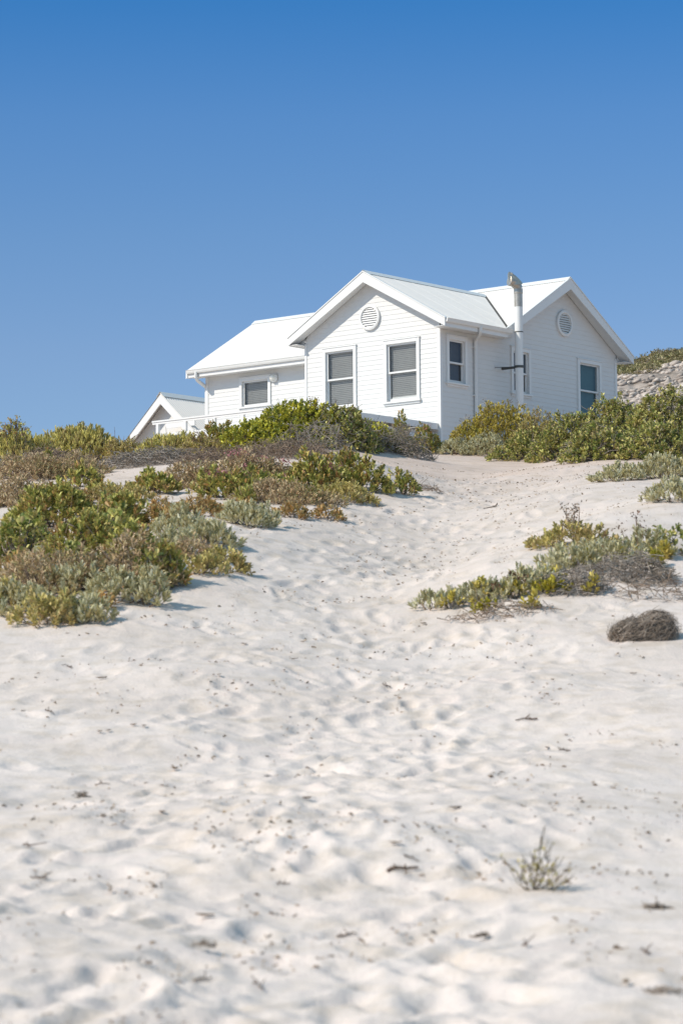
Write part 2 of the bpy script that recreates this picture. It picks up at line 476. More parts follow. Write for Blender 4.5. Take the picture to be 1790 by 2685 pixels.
def window(P, q, mid, blind, rail=False):
    s0, s1, z0, z1 = q
    def bx(h, a0, a1, c0, c1, o0, o1):
        h.hexa([P(a0, c0, o0), P(a1, c0, o0), P(a1, c0, o1), P(a0, c0, o1), P(a0, c1, o0), P(a1, c1, o0), P(a1, c1, o1), P(a0, c1, o1)])
    h = HB()
    bx(h, s0, s0 + TW, z0 + .05, z1, .001, .05); bx(h, s1 - TW, s1, z0 + .05, z1, .001, .05)
    bx(h, s0 + TW, s1 - TW, z1 - TW, z1, .001, .05); bx(h, s0 - .02, s1 + .02, z1, z1 + .025, .001, .065)
    # reveal lining
    bx(h, s0 + TW - .012, s0 + TW, z0 + .05, z1 - TW, -.12, .001); bx(h, s1 - TW, s1 - TW + .012, z0 + .05, z1 - TW, -.12, .001)
    bx(h, s0 + TW, s1 - TW, z1 - TW, z1 - TW + .012, -.12, .001)
    win = h.build("window", M_TRIM, house, bevel=.004)
    h = HB(); bx(h, s0 - .04, s1 + .04, z0, z0 + .05, -.1, .085); bx(h, s0, s1, z0 - .055, z0, .001, .04)
    h.build("sill", M_TRIM, win, bevel=.004)
    a0, a1, c0, c1 = s0 + TW, s1 - TW, z0 + .05, z1 - TW
    st = .05
    def sash(b0, b1, o, bot):
        h = HB()
        bx(h, a0, a0 + st, b0, b1, o - .035, o); bx(h, a1 - st, a1, b0, b1, o - .035, o)
        bx(h, a0 + st, a1 - st, b1 - .045, b1, o - .035, o); bx(h, a0 + st, a1 - st, b0, b0 + bot, o - .035, o)
        h.build("sash", M_TRIM, win)
        h = HB(); h.face([P(a0 + st, b0 + bot, o - .018), P(a1 - st, b0 + bot, o - .018), P(a1 - st, b1 - .045, o - .018), P(a0 + st, b1 - .045, o - .018)])
        h.build("glass_pane", M_GLASS, win)
    if mid is None:
        sash(c0, c1, -.02, .06)
    else:
        sash(mid - .022, c1, -.012, .045); sash(c0, mid + .022, -.052, .08)
    h = HB()
    if blind is M_BLIND:
        zb = c0 + (.12 if rail else .02); z = zb
        while z < c1:
            h.face([P(a0 + .012, z, -.128), P(a1 - .012, z, -.128), P(a1 - .012, z + .041, -.108), P(a0 + .012, z + .041, -.108)])
            z += .05
    else:
        h.face([P(a0, c0, -.118), P(a1, c0, -.118), P(a1, c1, -.118), P(a0, c1, -.118)])
    h.build("blind", blind, win)
    if rail:
        h = HB(); bx(h, a0 + .01, a1 - .01, c0 + .09, c0 + .125, -.125, -.1); h.build("blind_rail", M_TRIM, win)
    return win
window(PA, WIN_A[0], 10.835, M_BLIND, True)
window(PA, WIN_A[1], 10.835, M_BLIND)
window(PL, WIN_L[0], None, M_BLIND)
window(PB, WIN_B[0], 11.01, M_BLINDDARK)
window(PB, WIN_B[1], 11.03, M_BLINDDARK)
window(PB, WIN_B[2], 10.85, M_BLINDTEAL)

# round louvred vents
def vent(P, s, z, Ro, Ri):
    h = HB(); n = 40
    for k in range(n):
        a, b = 2 * math.pi * k / n, 2 * math.pi * (k + 1) / n
        pr = [(Ro, .004), (Ro, .07), (Ri + .02, .085), (Ri, .075), (Ri, .004)]
        for (r0, o0), (r1, o1) in zip(pr, pr[1:]):
            h.face([P(s + r0 * math.cos(a), z + r0 * math.sin(a), o0), P(s + r0 * math.cos(b), z + r0 * math.sin(b), o0),
                    P(s + r1 * math.cos(b), z + r1 * math.sin(b), o1), P(s + r1 * math.cos(a), z + r1 * math.sin(a), o1)])
    v = h.build("gable_vent", M_TRIM, house, smooth=True)
    h = HB(); h.face([P(s + Ri * math.cos(2 * math.pi * k / n), z + Ri * math.sin(2 * math.pi * k / n), .021) for k in range(n)])
    h.build("vent_backing", M_DARK, v)
    h = HB(); nl = 9
    for k in range(nl):
        zz = z - Ri + (k + .5) * 2 * Ri / nl
        hw = math.sqrt(max(0, Ri ** 2 - (zz - z) ** 2)) - .003
        d = .80 * Ri / nl
        h.hexa([P(s - hw, zz - d, .058), P(s + hw, zz - d, .058), P(s + hw, zz - d + .006, .066), P(s - hw, zz - d + .006, .066),
                P(s - hw, zz + d, .026), P(s + hw, zz + d, .026), P(s + hw, zz + d + .006, .034), P(s - hw, zz + d + .006, .034)])
    h.build("louvres", M_TRIM, v)
vent(PA, 2.417, 12.40, .345, .28)
vent(PB, 5.61, 12.64, .365, .29)

# roofs: corrugated sheets, one column of faces per corrugation step
def corrugated(cols, zf, name, parent, pitch=.085, amp=.010, rows=2):
    """cols(s) -> (t_eave, t_ridge) in the other direction or None; zf(s, t) -> (u, v, z)"""
    return None
NP = 8
def corr(s, pitch=.085): return .005 * math.sin(2 * math.pi * s / pitch) + (.003 if (s % .765) < .06 else 0)
h = HB()
s = -.285; prev = None; step = .085 / NP
while s < 11.45 + 1e-6:
    row = [(s, B_E0 - .03, zBm(B_E0 - .03) + .02 + corr(s)), (s, B_RIDGE[0], B_RIDGE[1] + .02 + corr(s))]
    if prev: h.face([prev[0], row[0], row[1], prev[1]])
    prev = row; s += step
s = -.285
n0 = len(h.v)
h.face([(-.285, B_RIDGE[0], B_RIDGE[1] + .02), (11.45, B_RIDGE[0], B_RIDGE[1] + .02), (11.45, B_E1 + .03, zBm(B_E1 + .03) + .02), (-.285, B_E1 + .03, zBm(B_E1 + .03) + .02)])
roof = h.build("roof", M_ROOF, house)
def u_valley_right(v):   # u where the cross gable's right slope meets the main slope
    f = lambda u: zA(u) - zBm(v)
    lo, hi = A_E0 - .6, A_RIDGE[0]
    if f(lo) > 0: return lo
    for _ in range(40):
        m_ = (lo + hi) / 2
        if f(m_) > 0: hi = m_
        else: lo = m_
    return hi
def u_valley_left(v):
    f = lambda u: zA(u) - zBm(v)
    lo, hi = A_RIDGE[0], A_E1 + .6
    if f(hi) > 0: return hi
    for _ in range(40):
        m_ = (lo + hi) / 2
        if f(m_) > 0: lo = m_
        else: hi = m_
    return lo
V_END = B_RIDGE[0] - (B_RIDGE[1] - A_RIDGE[1]) / SF
h = HB(); prev = None; v = -.36
while v < V_END:
    ue = max(A_E0 - .03, u_valley_right(v) + .05); ul = min(A_E1 + .03, u_valley_left(v) - .05)
    c = corr(v) + .022
    row = [(ue, v, zA(ue) + c), (A_RIDGE[0], v, A_RIDGE[1] + c), (ul, v, zA(ul) + c)]
    if prev:
        h.face([prev[0], row[0], row[1], prev[1]]); h.face([prev[1], row[1], row[2], prev[2]])
    prev = row; v += step
h.build("cross_gable_roof", M_ROOF, house)
# valley gutter: a dark strip lying in the valley
h = HB()
for i in range(24):
    va, vb = B_E0 + .02 + (V_END - B_E0 - .05) * i / 24, B_E0 + .02 + (V_END - B_E0 - .05) * (i + 1) / 24
    pts = []
    for vv, du in ((va, -.035), (vb, -.035), (vb, .055), (va, .055)):
        uu = u_valley_right(vv) + du
        pts.append((uu, vv, max(zA(uu) + .012, zBm(vv) + .034)))
    h.face(pts)
h.build("valley_gutter", M_VALLEY, house)
# ridge caps
h = HB()
def cap(pts):
    for a, b in zip(pts, pts[1:]):
        h.face([a[0], b[0], b[1], a[1]]); h.face([a[1], b[1], b[2], a[2]])
rw = .17
cap([((u, B_RIDGE[0] - rw, B_RIDGE[1] - SF * rw + .034), (u, B_RIDGE[0], B_RIDGE[1] + .06), (u, B_RIDGE[0] + rw, B_RIDGE[1] - SR * rw + .034)) for u in (-.287, 11.452)])
sA = (A_RIDGE[1] - EZ) / (A_RIDGE[0] - A_E0)
cap([((A_RIDGE[0] - rw, v, A_RIDGE[1] - sA * rw + .036), (A_RIDGE[0], v, A_RIDGE[1] + .062), (A_RIDGE[0] + rw, v, A_RIDGE[1] - sA * rw + .036)) for v in (-.362, V_END - .02)])
h.build("ridge_cap", M_GUTTER, house)

# bargeboards
def barge(P, s_e0, s_r, s_e1, z_e0, z_r, z_e1, cut, dep, t0, t1):
    h = HB()
    for se, ze in ((s_e0, z_e0), (s_e1, z_e1)):
        poly = [P(se, ze, t0), P(s_r, z_r, t0), P(s_r, z_r - dep, t0), P(se, ze - cut, t0)]
        poly2 = [P(se, ze, t1), P(s_r, z_r, t1), P(s_r, z_r - dep, t1), P(se, ze - cut, t1)]
        h.hexa(poly[:4] + poly2[:4])
    return h.build("bargeboard", M_TRIM, house)
barge(PA, -.385, A_RIDGE[0], 5.045, 12.05, 13.6, 12.065, .20, .275, .325, .36)
barge(lambda s, z, o: (U0 - o, s, z), 2.40, B_RIDGE[0], 8.545, zBm(2.40), 13.85, 11.965, .20, .29, .325, .36)
barge(lambda s, z, o: (UL + o, s, z), 2.43, B_RIDGE[0], 8.545, zBm(2.43), 13.85, 11.965, .22, .29, .40, .435)
# thin rake flashing over the bargeboards
for (P, pts, t) in ((PA, ((A_E0 - .03, EZ - .01), (A_RIDGE[0], 13.605), (A_E1 + .02, EZ)), (.30, .375)),
                    (PB, ((2.40, zBm(2.40) + .005), (B_RIDGE[0], 13.855), (8.56, 11.955)), (.30, .375))):
    h = HB()
    for (a, b) in zip(pts, pts[1:]):
        h.hexa([P(a[0], a[1], t[0]), P(b[0], b[1], t[0]), P(b[0], b[1], t[1]), P(a[0], a[1], t[1]),
                P(a[0], a[1] + .035, t[0]), P(b[0], b[1] + .035, t[0]), P(b[0], b[1] + .035, t[1]), P(a[0], a[1] + .035, t[1])])
    h.build("rake_flashing", M_GUTTER, house)
# sloping soffits under the rakes, with a dark vent gap beside the wall
h = HB()
def rake_soffit(P, pts, wide, dz, g0, g1):
    gapb = HB()
    for (a, b) in zip(pts, pts[1:]):
        h.hexa([P(a[0], a[1] - dz, .035), P(b[0], b[1] - dz, .035), P(b[0], b[1] - dz, wide), P(a[0], a[1] - dz, wide),
                P(a[0], a[1] - dz + .02, .035), P(b[0], b[1] - dz + .02, .035), P(b[0], b[1] - dz + .02, wide), P(a[0], a[1] - dz + .02, wide)])
        def cl(q, r_):
            s_ = min(max(q[0], g0), g1); t_ = (s_ - r_[0]) / (q[0] - r_[0]); return (s_, r_[1] + (q[1] - r_[1]) * t_)
        a, b = cl(a, b), cl(b, a)
        gapb.hexa([P(a[0], a[1] - dz + .012, .0), P(b[0], b[1] - dz + .012, .0), P(b[0], b[1] - dz + .012, .034), P(a[0], a[1] - dz + .012, .034),
                P(a[0], a[1] - dz + .03, .0), P(b[0], b[1] - dz + .03, .0), P(b[0], b[1] - dz + .03, .034), P(a[0], a[1] - dz + .03, .034)])
    gapb.build("soffit_vent_strip", M_GAP, house)
rake_soffit(PA, ((A_E0, 12.05), (A_RIDGE[0], 13.6), (A_E1, 12.06)), .325, .19, U0 + .05, UW - .05)
rake_soffit(PB, ((2.9, zBm(2.9)), (B_RIDGE[0], 13.855), (8.5, 11.97)), .325, .19, 2.95, V2 - .05)
# level soffits under the eaves
h.box(A_E0 + .023, U0 - .03, -.323, B_E0 + .2, 11.865, 11.88)
h.box(UW + .03, A_E1 - .023, -.323, V1 - .001, 11.865, 11.88)
h.box(UW + .1, 11.43, B_E0 + .02, V1 - .001, 11.865, 11.88)
h.box(U0 - .3, 11.43, V2 + .02, B_E1 - .02, 11.80, 11.815)
h.prism([(A_E0 + .023, -.004, 11.88), (U0 - .03, -.004, 11.88), (U0 - .03, -.004, zA(U0) - .17), (A_E0 + .023, -.004, zA(A_E0) - .13)], (0, .003, 0))
h.prism([(A_E1 - .023, -.004, 11.88), (UW + .03, -.004, 11.88), (UW + .03, -.004, zA(UW) - .17), (A_E1 - .023, -.004, zA(A_E1) - .13)], (0, .003, 0))
h.prism([(U0 - .02, B_E1 - .02, 11.815), (U0 - .02, V2 + .03, 11.815), (U0 - .02, V2 + .03, zBm(V2) - .17), (U0 - .02, B_E1 - .02, zBm(B_E1) - .12)], (.003, 0, 0))
h.build("soffit", M_WALL, house)
# fascias and gutters
for q in ((A_E0 - .002, A_E0 + .022, -.324, B_E0 - .02, 11.845, 12.03), (A_E1 - .022, A_E1 + .002, -.324, V1, 11.85, 12.03), (A_E1 - .1, 11.42, B_E0 - .002, B_E0 + .022, 11.85, 12.03)):
    h = HB(); h.box(*q); h.build("fascia", M_TRIM, house)
def gutter(p0, p1, side):
    """an ogee gutter from p0 to p1, hanging on the outer side"""
    h = HB(); p0, p1 = Vector(p0), Vector(p1); sd_ = Vector(side)
    prof = [(0, 0), (0, -.10), (.055, -.10), (.075, -.06), (.085, -.02), (.10, 0), (.092, .004), (.078, -.02), (.068, -.06), (.05, -.09), (.008, -.09), (.008, 0)]
    A = [p0 + sd_ * x + Vector((0, 0, y)) for x, y in prof]; B_ = [p1 + sd_ * x + Vector((0, 0, y)) for x, y in prof]
    n = len(prof)
    for i in range(n):
        j = (i + 1) % n; h.face([A[i], A[j], B_[j], B_[i]])
    h.face(A[:6]); h.face(B_[:6])
    return h.build("gutter", M_GUTTER, house)
gutter((A_E0 - .004, -.325, 12.06), (A_E0 - .004, 2.56, 12.06), (-1, 0, 0))
gutter((A_E1 - .02, B_E0 - .004, 12.06), (11.40, B_E0 - .004, 12.06), (0, -1, 0))
# eave end box at the far left
h = HB(); h.prism([(11.40, B_E0 - .03, 12.055), (11.40, B_E0 - .03, 11.84), (11.40, B_E0 + .12, 11.84), (11.40, V1 + .02, 12.0), (11.40, V1 + .02, 12.2)], (.04, 0, 0))
h.build("eave_end", M_TRIM, house)
# downpipes
h = HB(); h.tube([(A_E0 - .05, 1.14, 11.99), (A_E0 - .05, 1.14, 11.87), (A_E0 + .02, 1.2, 11.80), (U0 - .10, 1.45, 11.72), (U0 - .065, 1.47, 11.64), (U0 - .065, 1.47, 11.5), (U0 - .065, 1.47, ZB)], .05, 12)
for z in (11.5, 10.2, 9.0): h.box(U0 - .09, U0 - .001, 1.40, 1.54, z, z + .03)
h.build("downpipe", M_GUTTER, house, smooth=True)
h = HB(); h.tube([(11.02, B_E0 - .06, 11.99), (11.02, B_E0 - .06, 11.82), (11.03, B_E0 + .02, 11.74), (11.09, V1 - .02, 11.62), (11.09, V1 + .05, 11.56), (11.09, V1 + .06, ZB)], .05, 12)
h.build("downpipe", M_GUTTER, house, smooth=True)
# round bulkhead lamp by the left window
h = HB()
nl = 28; pr = [(.135, .003), (.135, .05), (.115, .075), (.10, .078)]
for k in range(nl):
    a, b = 2 * math.pi * k / nl, 2 * math.pi * (k + 1) / nl
    for (r0, o0), (r1, o1) in zip(pr, pr[1:]):
        h.face([PL(8.36 + r * math.cos(t), 11.61 + r * math.sin(t), o + .02) for r, o, t in ((r0, o0, a), (r0, o0, b), (r1, o1, b), (r1, o1, a))])
lamp = h.build("wall_lamp", M_TRIM, house, smooth=True)
h = HB(); pr = [(.105, .05), (.10, .09), (.08, .125), (.045, .15), (.001, .158)]
for k in range(nl):
    a, b = 2 * math.pi * k / nl, 2 * math.pi * (k + 1) / nl
    for (r0, o0), (r1, o1) in zip(pr, pr[1:]):
        h.face([PL(8.36 + r * math.cos(t), 11.61 + r * math.sin(t), o + .02) for r, o, t in ((r0, o0, a), (r0, o0, b), (r1, o1, b), (r1, o1, a))])
h.build("lamp_globe", M_GLOBE, lamp, smooth=True)
h = HB()
for dx in (-.045, .045):
    h.tube([PL(8.36 + dx, 11.61 + .11 * math.cos(t), .075 + .115 * math.sin(t)) for t in np.linspace(0, math.pi, 9)], .007, 6)
h.tube([PL(8.36 + .11 * math.cos(t), 11.61, .075 + .115 * math.sin(t)) for t in np.linspace(0, math.pi, 9)], .007, 6)
h.build("lamp_cage", M_TRIM, lamp)

# flue
FU, FV = -.52, 2.72
h = HB(); h.tube([(FU, FV, ZB), (FU, FV, 12.70)], .112, 28)
flue = h.build("flue", M_TRIM, house, smooth=True)
h = HB(); h.tube([(FU, FV, 12.70), (FU, FV, 13.07)], .113, 28)
h.build("flue_pipe", M_STEEL, flue, smooth=True)
ca, sa = math.cos(AL), math.sin(AL)
def W2(dx, dy, dz):      # a world-axis offset turned into house axes
    return (FU + (-dx * ca + dy * sa), FV + (dx * sa + dy * ca), dz)
h = HB(); h.tube([(FU, FV, 13.055), (FU, FV, 13.075), (FU, FV, 13.08), (FU, FV, 13.2)], [.116, .122, .122, .122], 28)
h.tube([W2(0, 0, 13.2), W2(-.015, -.01, 13.245), W2(-.05, -.03, 13.29), W2(-.10, -.06, 13.33), W2(-.15, -.09, 13.355)], [.121, .121, .12, .118, .116], 28)
h.build("flue_elbow", M_STEEL, flue, smooth=True)
h = HB()
ax_ = Vector((-.80, -.45, .18)).normalized(); c_ = Vector((-.10, -.05, 13.36))
ring = [c_ + ax_ * k for k in (-.02, .0, .16, .175)]
h.tube([W2(*p) for p in ring], [.10, .125, .135, .128], 28)
# the tilted shield above the mouth: a bent oval plate with real thickness
e3 = Vector((.58, -.50, .64)).normalized(); e1 = Vector((.72, -.02, -.69)); e1 = (e1 - e3 * e1.dot(e3)).normalized(); e2 = e3.cross(e1)
cc = Vector((-.055, -.08, 13.505))
N1, N2 = 6, 28
def plate(r, t, side):
    x, y = r * .245 * math.cos(t), r * .215 * math.sin(t)
    bend = -.72 * (y * y) / .215 - .5 * x * x
    return W2(*(cc + e1 * x + e2 * y + e3 * (bend + side * .009)))
for side in (1, -1):
    for i in range(N1):
        for k in range(N2):
            r0, r1 = i / N1 + (.001 if i == 0 else 0), (i + 1) / N1
            t0, t1 = 2 * math.pi * k / N2, 2 * math.pi * (k + 1) / N2
            h.face([plate(r0, t0, side), plate(r0, t1, side), plate(r1, t1, side), plate(r1, t0, side)])
for k in range(N2):
    t0, t1 = 2 * math.pi * k / N2, 2 * math.pi * (k + 1) / N2
    h.face([plate(1, t0, 1), plate(1, t1, 1), plate(1, t1, -1), plate(1, t0, -1)])
h.tube([W2(-.17, -.10, 13.40), W2(-.165, -.10, 13.62)], .02, 8)
h.tube([W2(-.02, -.03, 13.36), W2(0.0, -.06, 13.46)], .02, 8)
h.build("flue_cowl", M_STEEL, flue, smooth=True)
h = HB(); h.tube([(FU, FV, 12.00), (FU, FV, 12.025)], .119, 28); h.build("flue_ring", M_GALV, flue)
h = HB(); h.tube([(FU, FV, 11.03), (FU, FV, 11.10)], .119, 28)
h.box(FU + .1, U0 - .005, FV - .03, FV - .022, 11.035, 11.095); h.box(FU + .1, U0 - .005, FV + .022, FV + .03, 11.035, 11.095)
h.prism([(FU + .1, FV - .1, 11.06), (U0 - .02, FV - .35, 11.06), (U0 - .02, FV - .31, 11.06), (FU + .1, FV - .06, 11.06)], (0, 0, .012))
h.build("flue_bracket", M_GALV, flue)

# ------------------------------------------------------------------ deck before the front wall and its railing
deck = house_root("timber_deck", "white painted deck edge beam below the front gable, half hidden by the crest bush", "deck", .15, -.1, 9.3)
class DB(HB): o = (.15, -.1, 9.3)
h = DB(); h.box(.12, .165, -3.4, -.035, 9.17, 9.335); h.box(.17, 4.6, -3.4, -3.355, 9.17, 9.335)
h.build("edge_beam", M_TRIM, deck)
h = DB()
for k in range(24): h.box(.17, 4.6, -3.35 + k * .138, -3.35 + k * .138 + .13, 9.30, 9.33)
h.build("deck_boards", M_TRIM, deck)
h = DB(); h.box(.25, .36, -1.7, -1.59, 8.0, 9.30); h.box(.25, .30, -3.3, -.04, 8.93, 9.10)
h.build("post", M_TRIM, deck)
rail = house_root("deck_railing", "white timber railing with square posts before the left wing", "railing", 8, .3, 9.3)
class RB(HB): o = (8, .3, 9.3)
h = RB(); h.box(4.75, 10.78, .255, .345, 10.27, 10.315); h.box(4.75, 10.78, .275, .325, 10.21, 10.268)
h.build("handrail", M_TRIM, rail)
for u in (10.58, 9.50, 8.38, 7.3, 6.2, 5.1):
    h = RB(); h.box(u - .045, u + .045, .26, .34, 8.3, 10.208); h.build("post", M_TRIM, rail)
h = RB(); h.box(4.75, 10.65, .28, .32, 9.86, 9.92); h.build("lower_rail", M_TRIM, rail)

h = RB()
for k in range(18): h.box(4.76, 10.75, .36 + k * .138, .36 + k * .138 + .13, 9.36, 9.39)
h.build("deck_boards", M_TRIM, rail)
# ------------------------------------------------------------------ small gabled outbuilding behind
OU, OV, OZ, OS, OW = 14.93, 5.0, 11.94, .90, 1.75
shed = house_root("outbuilding", "small white gabled outbuilding with steep corrugated roof behind the left end", "outbuilding", OU, OV, 8.3)
class SB(HB): o = (OU, OV, 8.3)
h = SB(); h.face([(OU - 1.45, OV + .35, 8.3), (OU + 1.45, OV + .35, 8.3), (OU + 1.45, OV + .35, OZ - 1.45 * OS - .1), (OU, OV + .35, OZ - .1), (OU - 1.45, OV + .35, OZ - 1.45 * OS - .1)])
for s_ in (-1.45, 1.45): h.face([(OU + s_, OV + .35, 8.3), (OU + s_, OV + 4, 8.3), (OU + s_, OV + 4, OZ - 1.45 * OS - .1), (OU + s_, OV + .35, OZ - 1.45 * OS - .1)])
h.build("wall", M_WALL, shed)
h = SB()
for s_ in (-1, 1):
    e = OU + s_ * OW
    h.hexa([(OU, OV, OZ), (e, OV, OZ - OW * OS), (e, OV, OZ - OW * OS - .3), (OU, OV, OZ - .31)] + [(OU, OV + .04, OZ), (e, OV + .04, OZ - OW * OS), (e, OV + .04, OZ - OW * OS - .3), (OU, OV + .04, OZ - .31)])
h.build("bargeboard", M_TRIM, shed)
h = SB(); prev = None; v = OV - .02
while v < OV + 4:
    c = .02 + .018 * math.sin(2 * math.pi * (v - OV) / .11)
    row = [(OU - OW, v, OZ - OW * OS + c), (OU, v, OZ + c), (OU + OW, v, OZ - OW * OS + c)]
    if prev: h.face([prev[0], row[0], row[1], prev[1]]); h.face([prev[1], row[1], row[2], prev[2]])
    prev = row; v += .11 / 8
rf = h.build("roof", M_ROOF, shed)
h = SB()
cap([((OU - .16, v, OZ - .16 * OS + .05), (OU, v, OZ + .07), (OU + .16, v, OZ - .16 * OS + .05)) for v in (OV - .022, OV + 4)])
h.build("ridge_cap", M_GUTTER, rf)
h = SB(); h.box(OU - 1.4, OU - .2, OV + .05, OV + .09, 10.85, 11.0); h.build("tie_beam", M_TRIM, shed)

# ------------------------------------------------------------------ rocky hill beyond the house, on the right
M_HILL = None
def hill_mat():
    m, n, l, b = mat_new("rock_and_scrub_hillside")
    tc = n.new('ShaderNodeTexCoord'); mp = n.new('ShaderNodeMapping'); mp.inputs['Rotation'].default_value = (0, R(-11), 0); mp.inputs['Scale'].default_value = (.35, .35, 1.5)
    l.new(tc.outputs['Object'], mp.inputs[0])
    t = n.new('ShaderNodeTexNoise'); t.inputs['Scale'].default_value = .9; t.inputs['Detail'].default_value = 7; t.inputs['Roughness'].default_value = .7
    l.new(mp.outputs[0], t.inputs['Vector'])
    r = ramp(n, [(.36, (.10, .085, .065)), (.46, (.26, .22, .19)), (.55, (.38, .325, .285)), (.7, (.47, .415, .37))])
    l.new(t.outputs['Fac'], r.inputs[0]); l.new(r.outputs[0], b.inputs['Base Color'])
    b.inputs['Roughness'].default_value = .95; b.inputs['Specular IOR Level'].default_value = .1
    bp = n.new('ShaderNodeBump'); bp.inputs['Strength'].default_value = .8; bp.inputs['Distance'].default_value = .3
    l.new(t.outputs['Fac'], bp.inputs['Height']); l.new(bp.outputs[0], b.inputs['Normal'])
    return m
def hill_z(x, y):
    x = np.asarray(x, float); y = np.asarray(y, float)
    crest = 36.6 + .215 * (x - 24.3) - .012 * np.clip(20 - x, 0, None) ** 1.6 - .0012 * np.clip(x - 40, 0, None) ** 2
    z = crest + .25 * np.minimum(y - 262, 0) - .12 * np.maximum(y - 262, 0)
    st = z - .12 * x
    z = z + .6 * vnoise(x / 3.2, st / .9, 31) + .4 * vnoise(x / 1.2, st / .35, 32) + .2 * vnoise(x / .5, y / .7, 34) + .9 * vnoise(x / 9, y / 9, 33)
    return z
hx = np.concatenate([np.arange(-120, 12, 6.0), np.arange(12, 44, .16), np.arange(44, 260, 6.0)])
hy = np.concatenate([np.arange(130, 205, 6.0), np.arange(205, 266, .3), np.arange(266, 420, 8.0)])
HX, HY = np.meshgrid(hx, hy); HZ = hill_z(HX, HY)
ii = np.arange(HX.size).reshape(HX.shape)
hill = mesh_np("hill", np.stack([HX, HY, HZ], -1).reshape(-1, 3), np.stack([ii[:-1, :-1], ii[:-1, 1:], ii[1:, 1:], ii[1:, :-1]], -1).reshape(-1, 4), hill_mat(), smooth=True)
tag(hill, kind='structure')

# ------------------------------------------------------------------ plants
M_BUSHY = leaf_mat("yellow_green_leathery_leaves", [(.055, .075, .018), (.14, .15, .022), (.27, .26, .030), (.36, .33, .05), (.20, .20, .03), (.09, .10, .02)],
                   [(.04, .06, .018), (.085, .11, .025), (.16, .18, .035), (.24, .24, .05), (.11, .12, .03)], 1.5, gain=2.35)
M_FLESHY = leaf_mat("green_fleshy_leaves_with_dry_tips", [(.09, .11, .035), (.15, .18, .05), (.24, .26, .08), (.36, .37, .13), (.07, .085, .03), (.19, .21, .065)],
                    [(.04, .05, .02), (.16, .17, .055), (.33, .30, .11), (.26, .15, .075), (.07, .065, .03), (.26, .26, .09), (.22, .14, .08)], 2.6, gain=1.75)
M_GREEN = leaf_mat("mid_green_bushy_leaves", [(.045, .065, .02), (.09, .115, .025), (.17, .18, .045), (.33, .30, .10), (.12, .12, .04), (.22, .17, .08)],
                   [(.06, .07, .028), (.15, .15, .04), (.30, .27, .08), (.20, .15, .07), (.10, .11, .035)], 1.6, gain=2.05)
M_STICK = leaf_mat("pale_green_finger_stems", [(.12, .13, .045), (.24, .24, .09), (.36, .34, .14), (.29, .28, .10), (.16, .15, .06)],
                   [(.13, .11, .06), (.21, .18, .09), (.16, .17, .065), (.26, .26, .11)], 1.2, gain=2.1)
M_SILVER = leaf_mat("silver_felted_leaves", [(.38, .36, .20), (.55, .53, .35), (.66, .64, .48), (.44, .42, .21), (.28, .25, .12), (.58, .55, .38)],
                    [(.40, .35, .15), (.52, .48, .26), (.60, .57, .40), (.34, .27, .12), (.46, .42, .21)], 3.0, trans=.2)
M_BROWN = leaf_mat("dry_brown_ground_foliage", [(.10, .07, .045), (.20, .14, .085), (.29, .21, .13), (.16, .13, .06), (.33, .27, .18)],
                   [(.13, .12, .055), (.21, .18, .085), (.18, .11, .065), (.26, .20, .11)], 1.4, gain=2.3)
M_ORANGE = leaf_mat("rusty_orange_ground_foliage", [(.20, .11, .04), (.34, .19, .06), (.28, .19, .08), (.17, .13, .05)],
                    [(.18, .15, .06), (.28, .22, .09), (.24, .14, .06), (.16, .15, .06)], 2.5, gain=1.7)
M_OLIVE = leaf_mat("olive_brown_small_leaves", [(.10, .09, .03), (.19, .16, .05), (.28, .23, .08), (.15, .14, .045), (.20, .14, .07)],
                   [(.16, .12, .05), (.24, .18, .08), (.12, .11, .04), (.30, .25, .10)], 2.2, gain=2.5)
M_GOLD = leaf_mat("golden_olive_small_leaves", [(.16, .14, .03), (.30, .25, .045), (.44, .36, .07), (.34, .28, .05), (.10, .09, .025)],
                  [(.20, .15, .05), (.36, .28, .07), (.24, .20, .045), (.13, .11, .03)], 2.2, gain=1.75)
M_YELLOW = leaf_mat("acid_yellow_leaves", [(.30, .27, .03), (.44, .38, .04), (.36, .30, .03)], [(.25, .24, .05), (.40, .30, .03), (.30, .28, .06)], 4)
M_PINK = leaf_mat("pink_flower_heads", [(.42, .13, .16), (.52, .22, .24), (.36, .12, .12)], [(.45, .2, .2), (.5, .28, .26), (.3, .12, .1)], 4)
M_SEED = leaf_mat("rusty_seed_heads", [(.14, .07, .04), (.22, .11, .06), (.10, .06, .04)], [(.16, .09, .06), (.20, .14, .09), (.12, .08, .05)], 4)
M_TWIG = leaf_mat("grey_dry_twigs", [(.12, .10, .085), (.20, .175, .15), (.28, .25, .22), (.16, .13, .11)], [(.14, .11, .085), (.23, .19, .15), (.18, .15, .13)], 3, trans=0, gain=1.4)
M_TWIGB = leaf_mat("brown_dry_twigs", [(.10, .07, .05), (.17, .12, .085), (.24, .18, .13)], [(.12, .08, .06), (.2, .15, .11), (.15, .10, .07)], 3, trans=0, gain=1.4)
M_MATDEAD = leaf_mat("dark_dead_brush", [(.20, .155, .12), (.34, .275, .22), (.47, .39, .32)], [(.15, .115, .09), (.30, .245, .195), (.24, .195, .155)], 3, trans=0)

